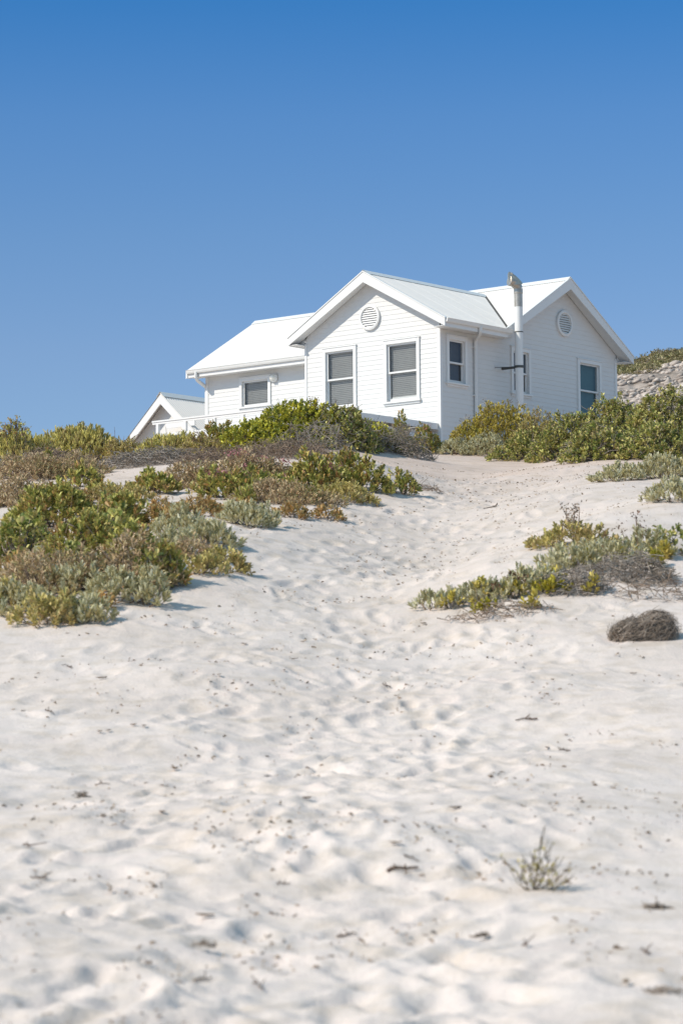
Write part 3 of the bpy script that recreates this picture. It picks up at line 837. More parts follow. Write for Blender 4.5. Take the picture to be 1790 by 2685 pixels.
def unit(a): return a / np.maximum(np.linalg.norm(a, axis=-1, keepdims=True), 1e-9)
def leaf_geo(P, D, L, W, rng, fold=.25, jit=.5, upn=None):
    """obovate folded leaves: 6 vertices and 2 quads each"""
    n = len(P)
    ref = np.zeros((n, 3)); ref[:, 2] = 1
    ref = unit(ref + rng.normal(0, jit, (n, 3)))
    S = unit(np.cross(D, ref)); N = unit(np.cross(S, D))
    L = L[:, None]; W = W[:, None]
    f = N * W * fold
    v = np.stack([P, P + D * L * .40 + S * W * .40 + f, P + D * L * .80 + S * W * .42 + f * .9, P + D * L - N * L * .06,
                  P + D * L * .80 - S * W * .42 + f * .9, P + D * L * .40 - S * W * .40 + f], 1).reshape(-1, 3)
    k = (np.arange(n) * 6)[:, None]
    q = np.concatenate([k + np.array([[0, 1, 2, 3]]), k + np.array([[0, 3, 4, 5]])])
    return v, q
def twig_geo(P0, P1, P2, r0, r1):
    """bent three-sided twigs"""
    n = len(P0); vs = []
    for P, r, T in ((P0, r0, P1 - P0), (P1, (r0 + r1) / 2, P2 - P0), (P2, r1, P2 - P1)):
        T = unit(T); ref = np.where(np.abs(T[:, 2:3]) > .9, np.array([[1., 0, 0]]), np.array([[0, 0, 1.]]))
        X = unit(np.cross(T, ref)); Y = np.cross(T, X)
        for k in range(3):
            a = 2 * math.pi * k / 3
            vs.append(P + (X * math.cos(a) + Y * math.sin(a)) * r[:, None])
    v = np.stack(vs, 1).reshape(-1, 3)
    k = (np.arange(n) * 9)[:, None]; q = []
    for ring in (0, 3):
        for j in range(3):
            l = (j + 1) % 3
            q.append(k + np.array([[ring + j, ring + l, ring + 3 + l, ring + 3 + j]]))
    return v, np.concatenate(q)

SPEC = {
 #       material  leafL  leafW  per   shoot  tilt  upbias jitter cover stems  twig material
 'bushy':  (M_BUSHY, .066, .038, 8, .09, .95, .9, .60, 3.2, 60, M_TWIG),
 'green':  (M_GREEN, .074, .046, 7, .09, 1.0, .8, .70, 3.2, 80, M_TWIG),
 'fleshy': (M_FLESHY, .070, .030, 9, .075, .75, 1.3, .50, 3.6, 60, M_TWIGB),
 'stick':  (M_STICK, .12, .022, 7, .06, .28, 2.2, .30, 3.6, 30, M_TWIG),
 'silver': (M_SILVER, .060, .020, 9, .06, .65, 1.6, .50, 3.0, 40, M_TWIGB),
 'brown':  (M_BROWN, .050, .018, 6, .08, .9, .9, .80, 2.2, 90, M_TWIGB),
 'orange': (M_ORANGE, .055, .024, 7, .06, .9, 1.0, .70, 2.2, 30, M_TWIGB),
 'olive':  (M_OLIVE, .050, .024, 8, .07, .8, 1.2, .60, 2.5, 40, M_TWIGB),
 'gold':   (M_GOLD, .050, .026, 8, .07, .8, 1.1, .60, 3.0, 40, M_TWIG),
 'yellow': (M_YELLOW, .055, .030, 8, .05, .8, 1.2, .50, 2.5, 10, M_TWIGB),
}
def height_at(xs, ys): return ground(xs, ys)

def dome(rng, n, a, b, h, rough, seed):
    """random points of a lumpy low dome: returns local x, y, height above ground, outward direction"""
    r = np.sqrt(rng.random(n)); t = rng.random(n) * 2 * math.pi
    edge = 1 + .30 * vnoise(np.cos(t) * 1.7 + seed * 3.1, np.sin(t) * 1.7, seed) * 2
    x = a * r * np.cos(t) * edge; y = b * r * np.sin(t) * edge
    ln = vnoise(x / max(.16, .30 * a) + seed, y / max(.16, .30 * b), seed + 5) + .5 * vnoise(x / .16 + seed, y / .16, seed + 6)
    H = h * np.maximum(1 - r ** 2.4, .02) ** .75 * (1 + rough * 1.5 * ln)
    H = np.maximum(H, .04 * h)
    o = np.stack([x / a, y / b, np.full(n, .0)], 1)
    return x, y, H, o, r

def plant(species, label, cat, px, py, wpx, hpx, deep=.7, group=None, seed=1, name="shrub", cover=1.0, size=1.0, rough=.4, stems=1.0, flowers=None, seeds=None, deadtop=0):
    """a shrub whose foot is seen at photo pixel (px, py), wpx wide and hpx tall there"""
    mat, lL, lW, per, sl, tilt, upb, jit, cov, nst, tm = SPEC[species]
    rng = np.random.default_rng(seed * 101 + 7)
    p = at(px, py); sc = F_PX / p.length
    a = wpx / 2 / sc; h = hpx / sc; b = a * deep
    c = Vector((p.x, p.y + b * .85, 0)); c.z = gz(c.x, c.y)
    root = empty(name, c, label, cat, group)
    lL, lW, sl = lL * size, lW * size, sl * size
    area = 2 * a * h + math.pi * a * b * .8
    nleaf = int(min(60000, cov * cover * area / (lL * lW * .6)))
    ns = max(6, nleaf // per)
    x, y, H, o, r = dome(rng, ns, a, b, h, rough, seed)
    fz = rng.random(ns) ** .42
    z = H * (.10 + .90 * fz) - sl * .55
    D = o * (.55 + .6 * (1 - fz))[:, None]; D[:, 2] += upb * (.35 + fz)
    D = unit(D + rng.normal(0, jit * .6, (ns, 3)))
    gzv = ground(c.x + x, c.y + y) - c.z
    z = np.maximum(z, .012)
    P = np.stack([x, y, gzv + z], 1)
    # leaves round each shoot
    k = np.tile(np.arange(per), ns); ip = np.repeat(np.arange(ns), per)
    s = (k + .3 * rng.random(len(k))) / per
    az = k * 2.399 + np.repeat(rng.random(ns) * 6.28, per)
    Dk = D[ip]
    ref = np.where(np.abs(Dk[:, 2:3]) > .85, np.array([[1., 0, 0]]), np.array([[0, 0, 1.]]))
    X = unit(np.cross(Dk, ref)); Y = np.cross(Dk, X)
    rad = X * np.cos(az)[:, None] + Y * np.sin(az)[:, None]
    tl = tilt * (1.15 - .7 * s) + rng.normal(0, .15, len(k))
    LD = unit(Dk * np.cos(tl)[:, None] + rad * np.sin(tl)[:, None])
    LP = P[ip] + Dk * (s * sl)[:, None]
    sz = (.7 + .5 * rng.random(len(k))) * (.75 + .4 * np.repeat(rng.random(ns), per))
    v, q = leaf_geo(LP, LD, lL * sz, lW * sz, rng)
    mesh_np("foliage", v, q, mat, root)
    # woody stems from the foot up into the crown
    nstem = int(nst * stems * max(.25, min(3, area)))
    if nstem > 2:
        i = rng.integers(0, ns, nstem)
        P2 = P[i] + D[i] * sl * .5; x0 = P[i] * np.array([.45, .45, 0]) + rng.normal(0, .05 * a, (nstem, 3)) * np.array([1, 1, 0])
        x0[:, 2] = ground(c.x + x0[:, 0], c.y + x0[:, 1]) - c.z - .02
        P1 = (x0 + P2) / 2 + rng.normal(0, .12 * h, (nstem, 3)); P1[:, 2] = np.maximum(P1[:, 2], x0[:, 2] + .3 * (P2[:, 2] - x0[:, 2]))
        v, q = twig_geo(x0, P1, P2, np.full(nstem, .009), np.full(nstem, .004))
        if deadtop:
            nd = int(deadtop * 160 * area); i = rng.integers(0, ns, nd)
            A = P[i] + rng.normal(0, .03, (nd, 3)); L_ = .12 + .16 * rng.random(nd)
            d = unit(rng.normal(0, .8, (nd, 3)) + np.array([0, 0, .5]) + o[i] * .5)
            v2, q2 = twig_geo(A, A + d * (L_ * .5)[:, None] + rng.normal(0, .02, (nd, 3)), A + d * L_[:, None], np.full(nd, .0065), np.full(nd, .003))
            q2 = q2 + len(v); v = np.concatenate([v, v2]); q = np.concatenate([q, q2])
        mesh_np("stems", v, q, tm, root)
    if flowers:
        nf, fm, fh = flowers
        i = rng.choice(ns, nf, replace=False)
        A = P[i] + D[i] * sl * .8; nn = 26
        B = np.repeat(A, nn, 0) + rng.normal(0, .035, (nf * nn, 3)) * np.array([1, 1, .6]) + np.array([0, 0, fh])
        for e in range(nf):
            Be = B[e * nn:(e + 1) * nn]
            v, q = leaf_geo(Be, unit(rng.normal(0, 1, Be.shape) + np.array([0, 0, .6])), np.full(nn, .03), np.full(nn, .022), rng)
            mesh_np("flower_head", v, q, fm, root)
    if seeds:
        nf, fh, fm = seeds
        top = np.argsort(-(P[:, 2] - .25 * P[:, 1] + rng.random(ns) * .3 * h))[:max(nf * 3, 6)]
        i = rng.choice(top, nf, replace=False)
        A = P[i]; Z = A + np.stack([rng.normal(0, .05, nf), rng.normal(0, .05, nf), fh * (.7 + .6 * rng.random(nf))], 1)
        nn = 14
        for e in range(nf):
            v, q = twig_geo(A[e:e + 1], (A[e:e + 1] + Z[e:e + 1]) / 2 + rng.normal(0, .015, (1, 3)), Z[e:e + 1], np.full(1, .006), np.full(1, .004))
            B = Z[e] + rng.normal(0, .028, (nn, 3))
            v2, q2 = leaf_geo(B, unit(rng.normal(0, 1, B.shape)), np.full(nn, .026), np.full(nn, .02), rng)
            mesh_np("seed_stalk", np.concatenate([v, v2]), np.concatenate([q, q2 + len(v)]), fm, root)
    return root

def tangle(label, cat, px, py, wpx, hpx, deep=.6, group=None, seed=1, name="dead_brush", mat=None, dens=1.0, L=.22, rad=.005, lie=.6, comb=None):
    """a heap of dead twigs"""
    rng = np.random.default_rng(seed * 77 + 3)
    p = at(px, py); sc = F_PX / p.length
    a = wpx / 2 / sc; h = hpx / sc; b = a * deep
    c = Vector((p.x, p.y + b * .85, 0)); c.z = gz(c.x, c.y)
    area = 2 * a * h + math.pi * a * b
    n = int(min(16000, dens * 1.6 * area / (L * rad * 2)))
    x, y, H, o, r = dome(rng, n, a, b, h, .5, seed)
    z = H * rng.random(n) ** .6
    P = np.stack([x, y, ground(c.x + x, c.y + y) - c.z + np.maximum(z, .01)], 1)
    d = rng.normal(0, 1, (n, 3)); d[:, 2] = d[:, 2] * (1 - lie) + .35 * (1 - lie)
    if comb is not None: d = d * .45 + np.array(comb)
    d = unit(d + o * .3); L_ = L * (.5 + .9 * rng.random(n))
    v, q = twig_geo(P - d * (L_ * .5)[:, None], P + rng.normal(0, .09 * L, (n, 3)), P + d * (L_ * .5)[:, None] - np.array([0, 0, 1.]) * (L_ * .10)[:, None],
                    rad * (.6 + .8 * rng.random(n)), rad * .5 * np.ones(n))
    lim = ground(c.x + v[:, 0], c.y + v[:, 1]) - c.z + .003
    v[:, 2] = np.maximum(v[:, 2], lim)
    o_ = mesh_np(name, v, q, mat or M_TWIG, None, loc=c)
    return tag(o_, label, cat, group)

def combed_heap(label, cat, px, py, wpx, hpx, seed):
    """a low mound of fine dead strands combed one way by the wind"""
    rng = np.random.default_rng(seed)
    p = at(px, py); sc = F_PX / p.length
    a = wpx / 2 / sc; h = hpx / sc; b = a * .7
    c = Vector((p.x, p.y + b * .8, 0)); c.z = gz(c.x, c.y)
    n = 4200
    d = rng.normal(0, 1, (n, 3)); d[:, 2] = np.abs(d[:, 2]); d = unit(d)
    lump = 1 + .42 * vnoise(d[:, 0] * 2.2 + 3, d[:, 1] * 2.2 + d[:, 2] * 2, seed)
    rr = (.40 + .62 * rng.random(n) ** .7) * lump + .16 * rng.random(n) ** 8
    lobe = rng.random(n); cxl = np.where(lobe < .45, -.42, np.where(lobe < .85, .30, .02)) * a; scl = np.where(lobe < .45, .60, np.where(lobe < .85, .68, .75)); hl = np.where(lobe < .45, .70, np.where(lobe < .85, 1.0, .8))
    P = d * (rr * scl)[:, None] * np.array([a, b, 0]) + np.stack([cxl, np.zeros(n), d[:, 2] * rr * hl * h * .92], 1)
    N = unit(d / np.array([a, b, h]))
    C = np.array([.85, -.15, .62]) + rng.normal(0, .45, (n, 3))
    T = unit(C - N * (C * N).sum(1, keepdims=True))
    L = .08 + .20 * rng.random(n) ** 1.5
    A = P - T * (L * .5)[:, None] - N * (L * .14)[:, None]; Z = P + T * (L * .5)[:, None] - N * (L * (.22 * rng.random(n) - .04))[:, None] + rng.normal(0, .016, (n, 3))
    v, q = twig_geo(A, P, Z, .0022 + .0016 * rng.random(n), np.full(n, .0012))
    gl = ground(c.x + v[:, 0], c.y + v[:, 1]) - c.z
    v[:, 2] = np.maximum(v[:, 2], gl * .5 + np.where(v[:, 2] < 0, 0, 0)); v[:, 2] = np.maximum(v[:, 2] + gl * .8, gl - .01)
    o = mesh_np("dead_brush", v, q, M_MATDEAD, None, loc=c)
    return tag(o, label, cat)
# --- scrub and rocks on the far hill
rng = np.random.default_rng(90)
n = 9000
hxx = rng.uniform(12, 46, n); hyy = rng.uniform(205, 268, n)
band = hyy - 262 - 0.0 * hxx
dens = sstep(-9, -5, band + 4 * vnoise(hxx / 5, hyy / 9, 41) * 2) + .45 * (vnoise(hxx / 4.5, hyy / 3, 42) > .33)
keep = rng.random(n) < np.clip(dens, 0, 1)
hxx, hyy = hxx[keep], hyy[keep]; hzz = hill_z(hxx, hyy)
nl = 26
rr = (.18 + .45 * rng.random(len(hxx)) ** 2)
B = np.repeat(np.stack([hxx, hyy, hzz], 1), nl, 0); k = np.repeat(rr, nl)
d = rng.normal(0, 1, B.shape); d[:, 2] = np.abs(d[:, 2]); d = unit(d)
B = B + d * (k * rng.random(len(k)) ** .4)[:, None] * np.array([1.2, 1.2, .8])
v, q = leaf_geo(B, unit(d + rng.normal(0, .6, B.shape)), .16 + .14 * rng.random(len(B)), np.full(len(B), .13), rng)
M_SCRUB = leaf_mat("hillside_scrub", [(.15, .15, .065), (.26, .25, .10), (.36, .33, .15), (.40, .33, .18)], [(.18, .16, .08), (.30, .26, .13), (.38, .31, .18), (.42, .35, .21)], .25)
tag(mesh_np("hill_scrub", v, q, M_SCRUB), "green and brown scrub covering the upper slope of the far hill", "scrub", kind='stuff')
ico = bmesh.new(); bmesh.ops.create_icosphere(ico, subdivisions=1, radius=1); iv = np.array([p.co[:] for p in ico.verts]); iF = np.array([[p.index for p in f.verts] for f in ico.faces]); ico.free()
n = 12000
rx = rng.uniform(17, 38, n); ry = rng.uniform(222, 264, n)
kp = ((ry < 257 + 4 * vnoise(rx / 4, ry / 4, 44)) & (vnoise(rx / 2.2, (hill_z(rx, ry) - .12 * rx) / .45, 45) > -.12)) | (rng.random(n) < .05); rx, ry = rx[kp], ry[kp]; n = len(rx)
rs = .05 + .24 * rng.random(n) ** 3
P = np.stack([rx, ry, hill_z(rx, ry) + .15 * rs], 1)
V = iv[None] * (rs[:, None] * (.55 + .9 * rng.random((n, len(iv)))))[:, :, None] * (np.array([1.5, 1.2, .75]) * (.8 + .4 * rng.random((n, 1, 3)))) + P[:, None]
V[:, :, 2] += .2 * (V[:, :, 0] - P[:, None, 0])
Fq = (iF[None] + (np.arange(n) * len(iv))[:, None, None]).reshape(-1, 3)
M_ROCK = leaf_mat("pale_weathered_rock", [(.16, .13, .11), (.44, .37, .32), (.60, .53, .47), (.30, .25, .215)], [(.40, .335, .295), (.57, .50, .44), (.19, .16, .135), (.50, .43, .38)], .4, rough=.95, trans=0)
tag(mesh_np("hill_rocks", V.reshape(-1, 3), Fq, M_ROCK), "pale weathered rocks strewn over the lower slope of the far hill", "rocks", kind='stuff')

# --- left skyline
plant('stick', "pale green finger-stemmed shrub at the left end of the dune crest", "shrub", 30, 1215, 230, 72, seed=1, deadtop=.3, rough=0.15, deep=0.9)
plant('stick', "pale green finger-stemmed shrub with a pink flower stalk on the left crest", "shrub", 190, 1212, 260, 92, seed=2, seeds=(3, .12, M_SEED), rough=0.15, deep=0.8)
plant('green', "leafy sprig rising behind the finger-stemmed shrubs on the crest", "shrub", 262, 1195, 60, 98, seed=3, seeds=(1, .22, M_PINK))
plant('olive', "olive-brown low shrub between finger-stemmed shrub and outbuilding", "shrub", 320, 1208, 150, 52, seed=4, deadtop=.8, rough=0.25)
plant('stick', "green finger-stemmed shrub in front of the outbuilding gable", "shrub", 430, 1205, 190, 56, seed=5, deadtop=.5, rough=0.18)
plant('green', "small dark leafy shrub at the foot of the outbuilding barge", "shrub", 365, 1196, 120, 56, seed=6, seeds=(2, .1, M_SEED))
plant('olive', "brownish shrub with grey twigs before the railing posts", "shrub", 525, 1205, 140, 50, seed=7, deadtop=1.4, seeds=(4, .12, M_SEED), rough=0.25)
tangle("grey tangle of dead twigs under the crest shrubs on the left", "dead twigs", 400, 1222, 300, 38, seed=8)
tangle("brown twiggy fringe below the finger-stemmed shrubs", "dead twigs", 130, 1228, 320, 40, seed=9, mat=M_TWIGB)
# tall dry flower stalks against the sky
def stalks(label, px, py, spots, seed, mat, group=None):
    rng = np.random.default_rng(seed)
    p = at(px, py); sc = F_PX / p.length
    root = empty("flower_stalk", p, label, "flower stalk", group)
    V, Q, V2, Q2 = [], [], [], []; n = n2 = 0
    A, Bm, Cc, hd = [], [], [], []
    for dx, hh in spots:
        b0 = np.array([dx / sc * .6, rng.normal(0, .03), -.02]); t = np.array([dx / sc, rng.normal(0, .04), hh / sc])
        A.append(b0); Bm.append((b0 + t) / 2 + np.array([rng.normal(0, .04), 0, .04])); Cc.append(t)
        for k in range(7):
            e = t + np.array([rng.normal(0, .06), rng.normal(0, .05), -.02 - .14 * rng.random()]); A.append(t * .75 + b0 * .25 + (e - t) * .2); Bm.append((t + e) / 2); Cc.append(e); hd.append(e)
        hd.append(t)
    A, Bm, Cc, hd = map(np.array, (A, Bm, Cc, hd))
    v, q = twig_geo(A, Bm, Cc, np.full(len(A), .007), np.full(len(A), .005)); mesh_np("stem", v, q, M_TWIGB, root)
    B = np.repeat(hd, 8, 0) + rng.normal(0, .022, (len(hd) * 8, 3))
    v, q = leaf_geo(B, unit(rng.normal(0, 1, B.shape)), np.full(len(B), .045), np.full(len(B), .03), rng); mesh_np("flower_heads", v, q, mat, root)
    return root
stalks("dark dry flower stalks against the sky at the far left", 38, 1214, [(-25, 92), (-12, 112), (8, 120), (25, 100)], 3, M_FLESHY)
stalks("bending dry flower stalk right of the far-left stalks", 100, 1212, [(-10, 108), (12, 88)], 4, M_TWIGB)
stalks("short dry stalks against the sky between the left sprigs", 165, 1210, [(-8, 95), (14, 108), (40, 98)], 5, M_FLESHY)

# --- the bush on the crest before the house
plant('bushy', "yellow-green left flank of the crest bush below the deck railing", "shrub", 668, 1188, 215, 80, seed=11, cover=1.15, rough=0.12)
plant('fleshy', "dark green leafy shrub at the left edge of the crest bush", "shrub", 575, 1178, 110, 64, seed=12)
plant('bushy', "bright yellow-green shrub topping the crest bush under the left gable window", "shrub", 775, 1180, 280, 116, seed=13, cover=1.15, deadtop=.5, seeds=(4, .14, M_SEED), rough=0.1)
plant('green', "dark green twiggy shrub on the right shoulder of the crest bush", "shrub", 885, 1178, 250, 108, seed=14, deadtop=1.2, cover=1.1, seeds=(3, .14, M_SEED), rough=0.12)
plant('bushy', "low yellow-green shrub at the right end of the crest bush", "shrub", 985, 1178, 160, 72, seed=15, deadtop=1.0, rough=0.18)
tangle("grey dead twigs showing through the front of the crest bush", "dead twigs", 810, 1190, 230, 78, seed=16, dens=.55, L=.3, lie=.2, deep=.35)
tangle("grey-brown dead twigs spilling right of the crest bush onto the sand", "dead twigs", 1055, 1196, 170, 70, seed=17, dens=.8, L=.26, lie=.35)
plant('fleshy', "reddish-tipped green sprig before the house corner", "shrub", 1115, 1190, 80, 66, seed=18, seeds=(3, .06, M_PINK))
plant('fleshy', "small green sprig between dead twigs and house corner", "shrub", 1055, 1188, 60, 86, seed=19)
tangle("fine brown grass along the foot of the crest bush", "dry grass", 720, 1205, 300, 46, seed=20, mat=M_TWIGB, dens=.8, L=.25, lie=.3, rad=.004)
tangle("brown dry litter below the left flank of the crest bush", "dry grass", 560, 1216, 220, 35, seed=21, mat=M_TWIGB, dens=.7, L=.2, rad=.004)

# --- mat in the middle
plant('brown', "brown dry mat plant left of the pink flowers", "mat plant", 500, 1282, 200, 62, seed=31)
plant('brown', "brown mat plant with pink flower heads below the crest bush", "mat plant", 650, 1272, 270, 66, seed=32, flowers=(16, M_PINK, .05))
plant('fleshy', "dark leafy plant right of the pink flowers", "shrub", 835, 1292, 170, 92, seed=33, flowers=(6, M_PINK, .05))
plant('fleshy', "upright dark green plant near the right end of the mat", "shrub", 945, 1288, 150, 92, seed=34)
plant('fleshy', "small leafy sprig alone at the right tip of the mat", "shrub", 1060, 1300, 80, 62, seed=35, cover=.7)
plant('fleshy', "dark leafy plant at the left front of the mat", "shrub", 590, 1312, 170, 66, seed=36, flowers=(6, M_PINK, .05))
plant('brown', "dry brown front edge of the middle mat", "mat plant", 745, 1325, 280, 52, seed=37)
plant('fleshy', "small green rosettes between two sand patches", "shrub", 400, 1298, 140, 52, seed=38)
plant('fleshy', "low dark rosettes in front of the pink flowers", "shrub", 690, 1302, 150, 56, seed=39)
plant('olive', "olive sprawling plant at the front right of the mat", "mat plant", 900, 1318, 170, 45, seed=40)
tangle("bleached driftwood twigs lying on the middle mat", "dead twigs", 745, 1312, 90, 40, seed=41, dens=.10, L=.5, rad=.012)
tangle("dry roots trailing onto the sand right of the mat", "dead twigs", 1120, 1290, 70, 22, seed=42, mat=M_TWIGB, dens=.5)

# --- mats on the left between crest and front clump
plant('brown', "brown heather-like mat behind the front clump at the left edge", "mat plant", 90, 1262, 280, 56, seed=51)
plant('brown', "brown mat below the left crest shrubs beside bare sand", "mat plant", 200, 1248, 140, 45, seed=52)
plant('fleshy', "small green rosette plant on bare sand left of centre", "shrub", 215, 1278, 90, 52, seed=53)
plant('olive', "olive-brown mat behind the front clump's right shoulder", "mat plant", 300, 1318, 180, 40, seed=54)
plant('orange', "rusty orange mat on the sand below the pink flowers", "mat plant", 500, 1352, 180, 40, seed=55)
plant('silver', "silver-grey tuft in the hollow below the middle mat", "silver plant", 655, 1382, 140, 52, seed=56, cover=1.2)
plant('orange', "rusty orange tuft right of the silver-grey tuft", "mat plant", 770, 1360, 110, 32, seed=57)
plant('orange', "small orange-brown tuft alone on the sand at the mat's right", "mat plant", 862, 1366, 90, 24, seed=58)
plant('silver', "silver plant between front clump and orange mat", "silver plant", 470, 1405, 150, 60, seed=59)
plant('orange', "rusty plant beside the silver plant at the clump's right", "mat plant", 420, 1385, 130, 55, seed=60)
plant('silver', "silver-leaved plant at the head of the trailing tail", "silver plant", 560, 1440, 130, 72, seed=61)
plant('brown', "dry brown stems in the middle of the trailing tail", "mat plant", 510, 1470, 130, 58, seed=62)
plant('olive', "olive-brown tip of the trailing tail casting a shadow on sand", "mat plant", 600, 1500, 120, 72, seed=63)
plant('olive', "olive-brown plant in front of the silver one on the trailing tail", "mat plant", 520, 1508, 120, 52, seed=64)

plant('brown', "brown low mat plant at the left edge behind the front clump", "mat plant", 40, 1330, 240, 60, seed=87, deep=1.0)
plant('orange', "orange-brown low mat plant between front clump and bare sand patch", "mat plant", 180, 1325, 160, 40, seed=88, deep=1.0)
# --- front clump on the left
plant('fleshy', "dark leafy shrub at the back of the front clump", "shrub", 120, 1390, 270, 108, seed=71, size=1.0)
plant('fleshy', "dark green shrub at the back right of the front clump", "shrub", 290, 1400, 220, 96, seed=72)
plant('green', "green shrub on the left edge of the front clump", "shrub", 45, 1470, 200, 110, seed=73)
plant('fleshy', "mixed green and brown shrub in the heart of the front clump", "shrub", 210, 1490, 210, 112, seed=74, deadtop=.4)
plant('fleshy', "yellow-green tipped shrub on the right of the front clump", "shrub", 345, 1500, 190, 122, seed=75)
plant('fleshy', "olive-green shrub at the right edge of the front clump", "shrub", 425, 1535, 140, 92, seed=76)
plant('orange', "orange-brown dry plant at the left edge of the front clump", "mat plant", 45, 1535, 170, 68, seed=77)
plant('silver', "silver-leaved plant amid the green of the front clump", "silver plant", 175, 1565, 170, 72, seed=78)
plant('silver', "silver-leaved plant low on the front clump's right", "silver plant", 300, 1590, 170, 72, seed=79)
plant('silver', "pale silver plant at the front left of the clump", "silver plant", 60, 1620, 170, 72, seed=80)
plant('silver', "silver sprig at the shaded right foot of the front clump", "silver plant", 390, 1592, 110, 72, seed=81)
plant('olive', "yellowish dry plant at the very front of the clump", "mat plant", 125, 1648, 190, 78, seed=82)
plant('silver', "silver and brown plant beside the yellowish dry plant", "silver plant", 225, 1640, 140, 66, seed=83)
plant('olive', "olive dry plant at the bottom left edge of the clump", "mat plant", 20, 1610, 110, 70, seed=84)

plant('brown', "brown dry understory mat filling the left half of the front clump", "mat plant", 120, 1570, 330, 110, seed=85, deep=.9, cover=.8)
plant('brown', "brown dry understory mat filling the right half of the front clump", "mat plant", 330, 1545, 280, 100, seed=86, deep=.9, cover=.8)
# sprigs, tufts and rusty bits scattered through the mats: kinds that nothing tells apart
rs_ = np.random.default_rng(611)
for k, (x, y) in enumerate([(150, 1300), (250, 1295), (520, 1290), (560, 1262), (620, 1252), (700, 1262), (760, 1290), (800, 1262), (880, 1262), (640, 1322), (820, 1322), (120, 1240), (390, 1275), (340, 1350)]):
    plant('fleshy', "small upright green leafy sprig poking out of the brown mats on the left", "sprig", x, y, int(34 + 22 * rs_.random()), int(34 + 20 * rs_.random()), group="green sprigs in the left mats", seed=700 + k, name="green_sprig")
for k, (x, y) in enumerate([(110, 1480), (60, 1545), (250, 1540), (345, 1440), (300, 1480), (160, 1610), (30, 1585), (420, 1460), (455, 1430), (700, 1378), (610, 1372), (530, 1420), (485, 1450)]):
    plant('silver', "small pale silver tuft growing among the green of the left plants", "silver tuft", x, y, int(50 + 26 * rs_.random()), int(36 + 16 * rs_.random()), group="silver tufts among the left plants", seed=740 + k, name="silver_tuft", cover=1.2)
for k, (x, y) in enumerate([(80, 1500), (200, 1460), (320, 1560), (20, 1450), (270, 1600), (390, 1520), (150, 1430), (90, 1600), (440, 1480), (560, 1350), (640, 1345), (420, 1340), (330, 1390)]):
    plant('orange', "small rusty brown tuft growing among the left plants", "rusty tuft", x, y, int(50 + 30 * rs_.random()), int(34 + 16 * rs_.random()), group="rusty tufts among the left plants", seed=770 + k, name="rusty_tuft")
for k, (x, y) in enumerate([(70, 1440), (255, 1450), (390, 1540), (200, 1530), (300, 1420)]):
    plant('green', "small yellow-green leaf cluster standing out in the front clump on the left", "leaf cluster", x, y, int(70 + 30 * rs_.random()), int(78 + 20 * rs_.random()), group="yellow-green clusters in the front clump", seed=800 + k, name="leaf_cluster", cover=.8)
for k, (x, y) in enumerate([(1180, 1600), (1260, 1585), (1350, 1570), (1450, 1530), (1540, 1490), (1640, 1470), (1740, 1470), (1400, 1600), (1550, 1560)]):
    plant('gold', "small yellowish sprig in the dune rim band on the right", "sprig", x, y, int(36 + 24 * rs_.random()), int(34 + 22 * rs_.random()), group="yellowish sprigs in the rim band", seed=830 + k, name="yellowish_sprig", cover=.8)
# --- right-hand bushes before the house
plant('gold', "round golden-green bush beside the flue", "shrub", 1315, 1190, 215, 132, seed=91, seeds=(22, .12, M_TWIG), rough=.2, deep=.6)
plant('gold', "golden-olive shrub sloping left of the round bush", "shrub", 1228, 1190, 130, 78, seed=92, seeds=(8, .12, M_TWIG), rough=.2)
plant('silver', "silver grass tuft below the round golden bush", "silver plant", 1275, 1196, 150, 50, seed=93)
plant('silver', "grey-green grass tuft at the foot of the house corner", "silver plant", 1190, 1194, 120, 34, seed=94)
plant('olive', "brown and olive shrub between the round bush and the big green bushes", "shrub", 1415, 1198, 180, 105, seed=95, deadtop=.8, seeds=(8, .1, M_TWIG))
plant('green', "green bush below the teal-blind window", "shrub", 1500, 1198, 230, 112, seed=96, cover=1.1, deadtop=.5, rough=.22)
plant('green', "tall green bush before the far house corner", "shrub", 1625, 1190, 240, 142, seed=97, deadtop=.5, rough=.22)
plant('green', "large green bush at the right edge before the hill", "shrub", 1745, 1190, 240, 168, seed=98, deadtop=.3, rough=.2)
plant('green', "low green skirt of bush meeting the sand in the middle right", "shrub", 1400, 1207, 230, 62, seed=99)
plant('green', "low green bush with brown twigs at the sand's edge below the tall bush", "shrub", 1580, 1208, 240, 88, seed=100, deadtop=.7)
plant('green', "low green bush at the right edge of the sand flat", "shrub", 1745, 1206, 210, 90, seed=101, deadtop=.4)
plant('silver', "silvery mat plant on the sand below the right-hand bushes", "silver plant", 1630, 1262, 150, 36, seed=102)
plant('silver', "silvery mat plant at the right edge below the bushes", "silver plant", 1745, 1256, 170, 58, seed=103)
plant('silver', "yellowish silver patch at the right edge on the sand slope", "silver plant", 1758, 1320, 130, 50, seed=104)

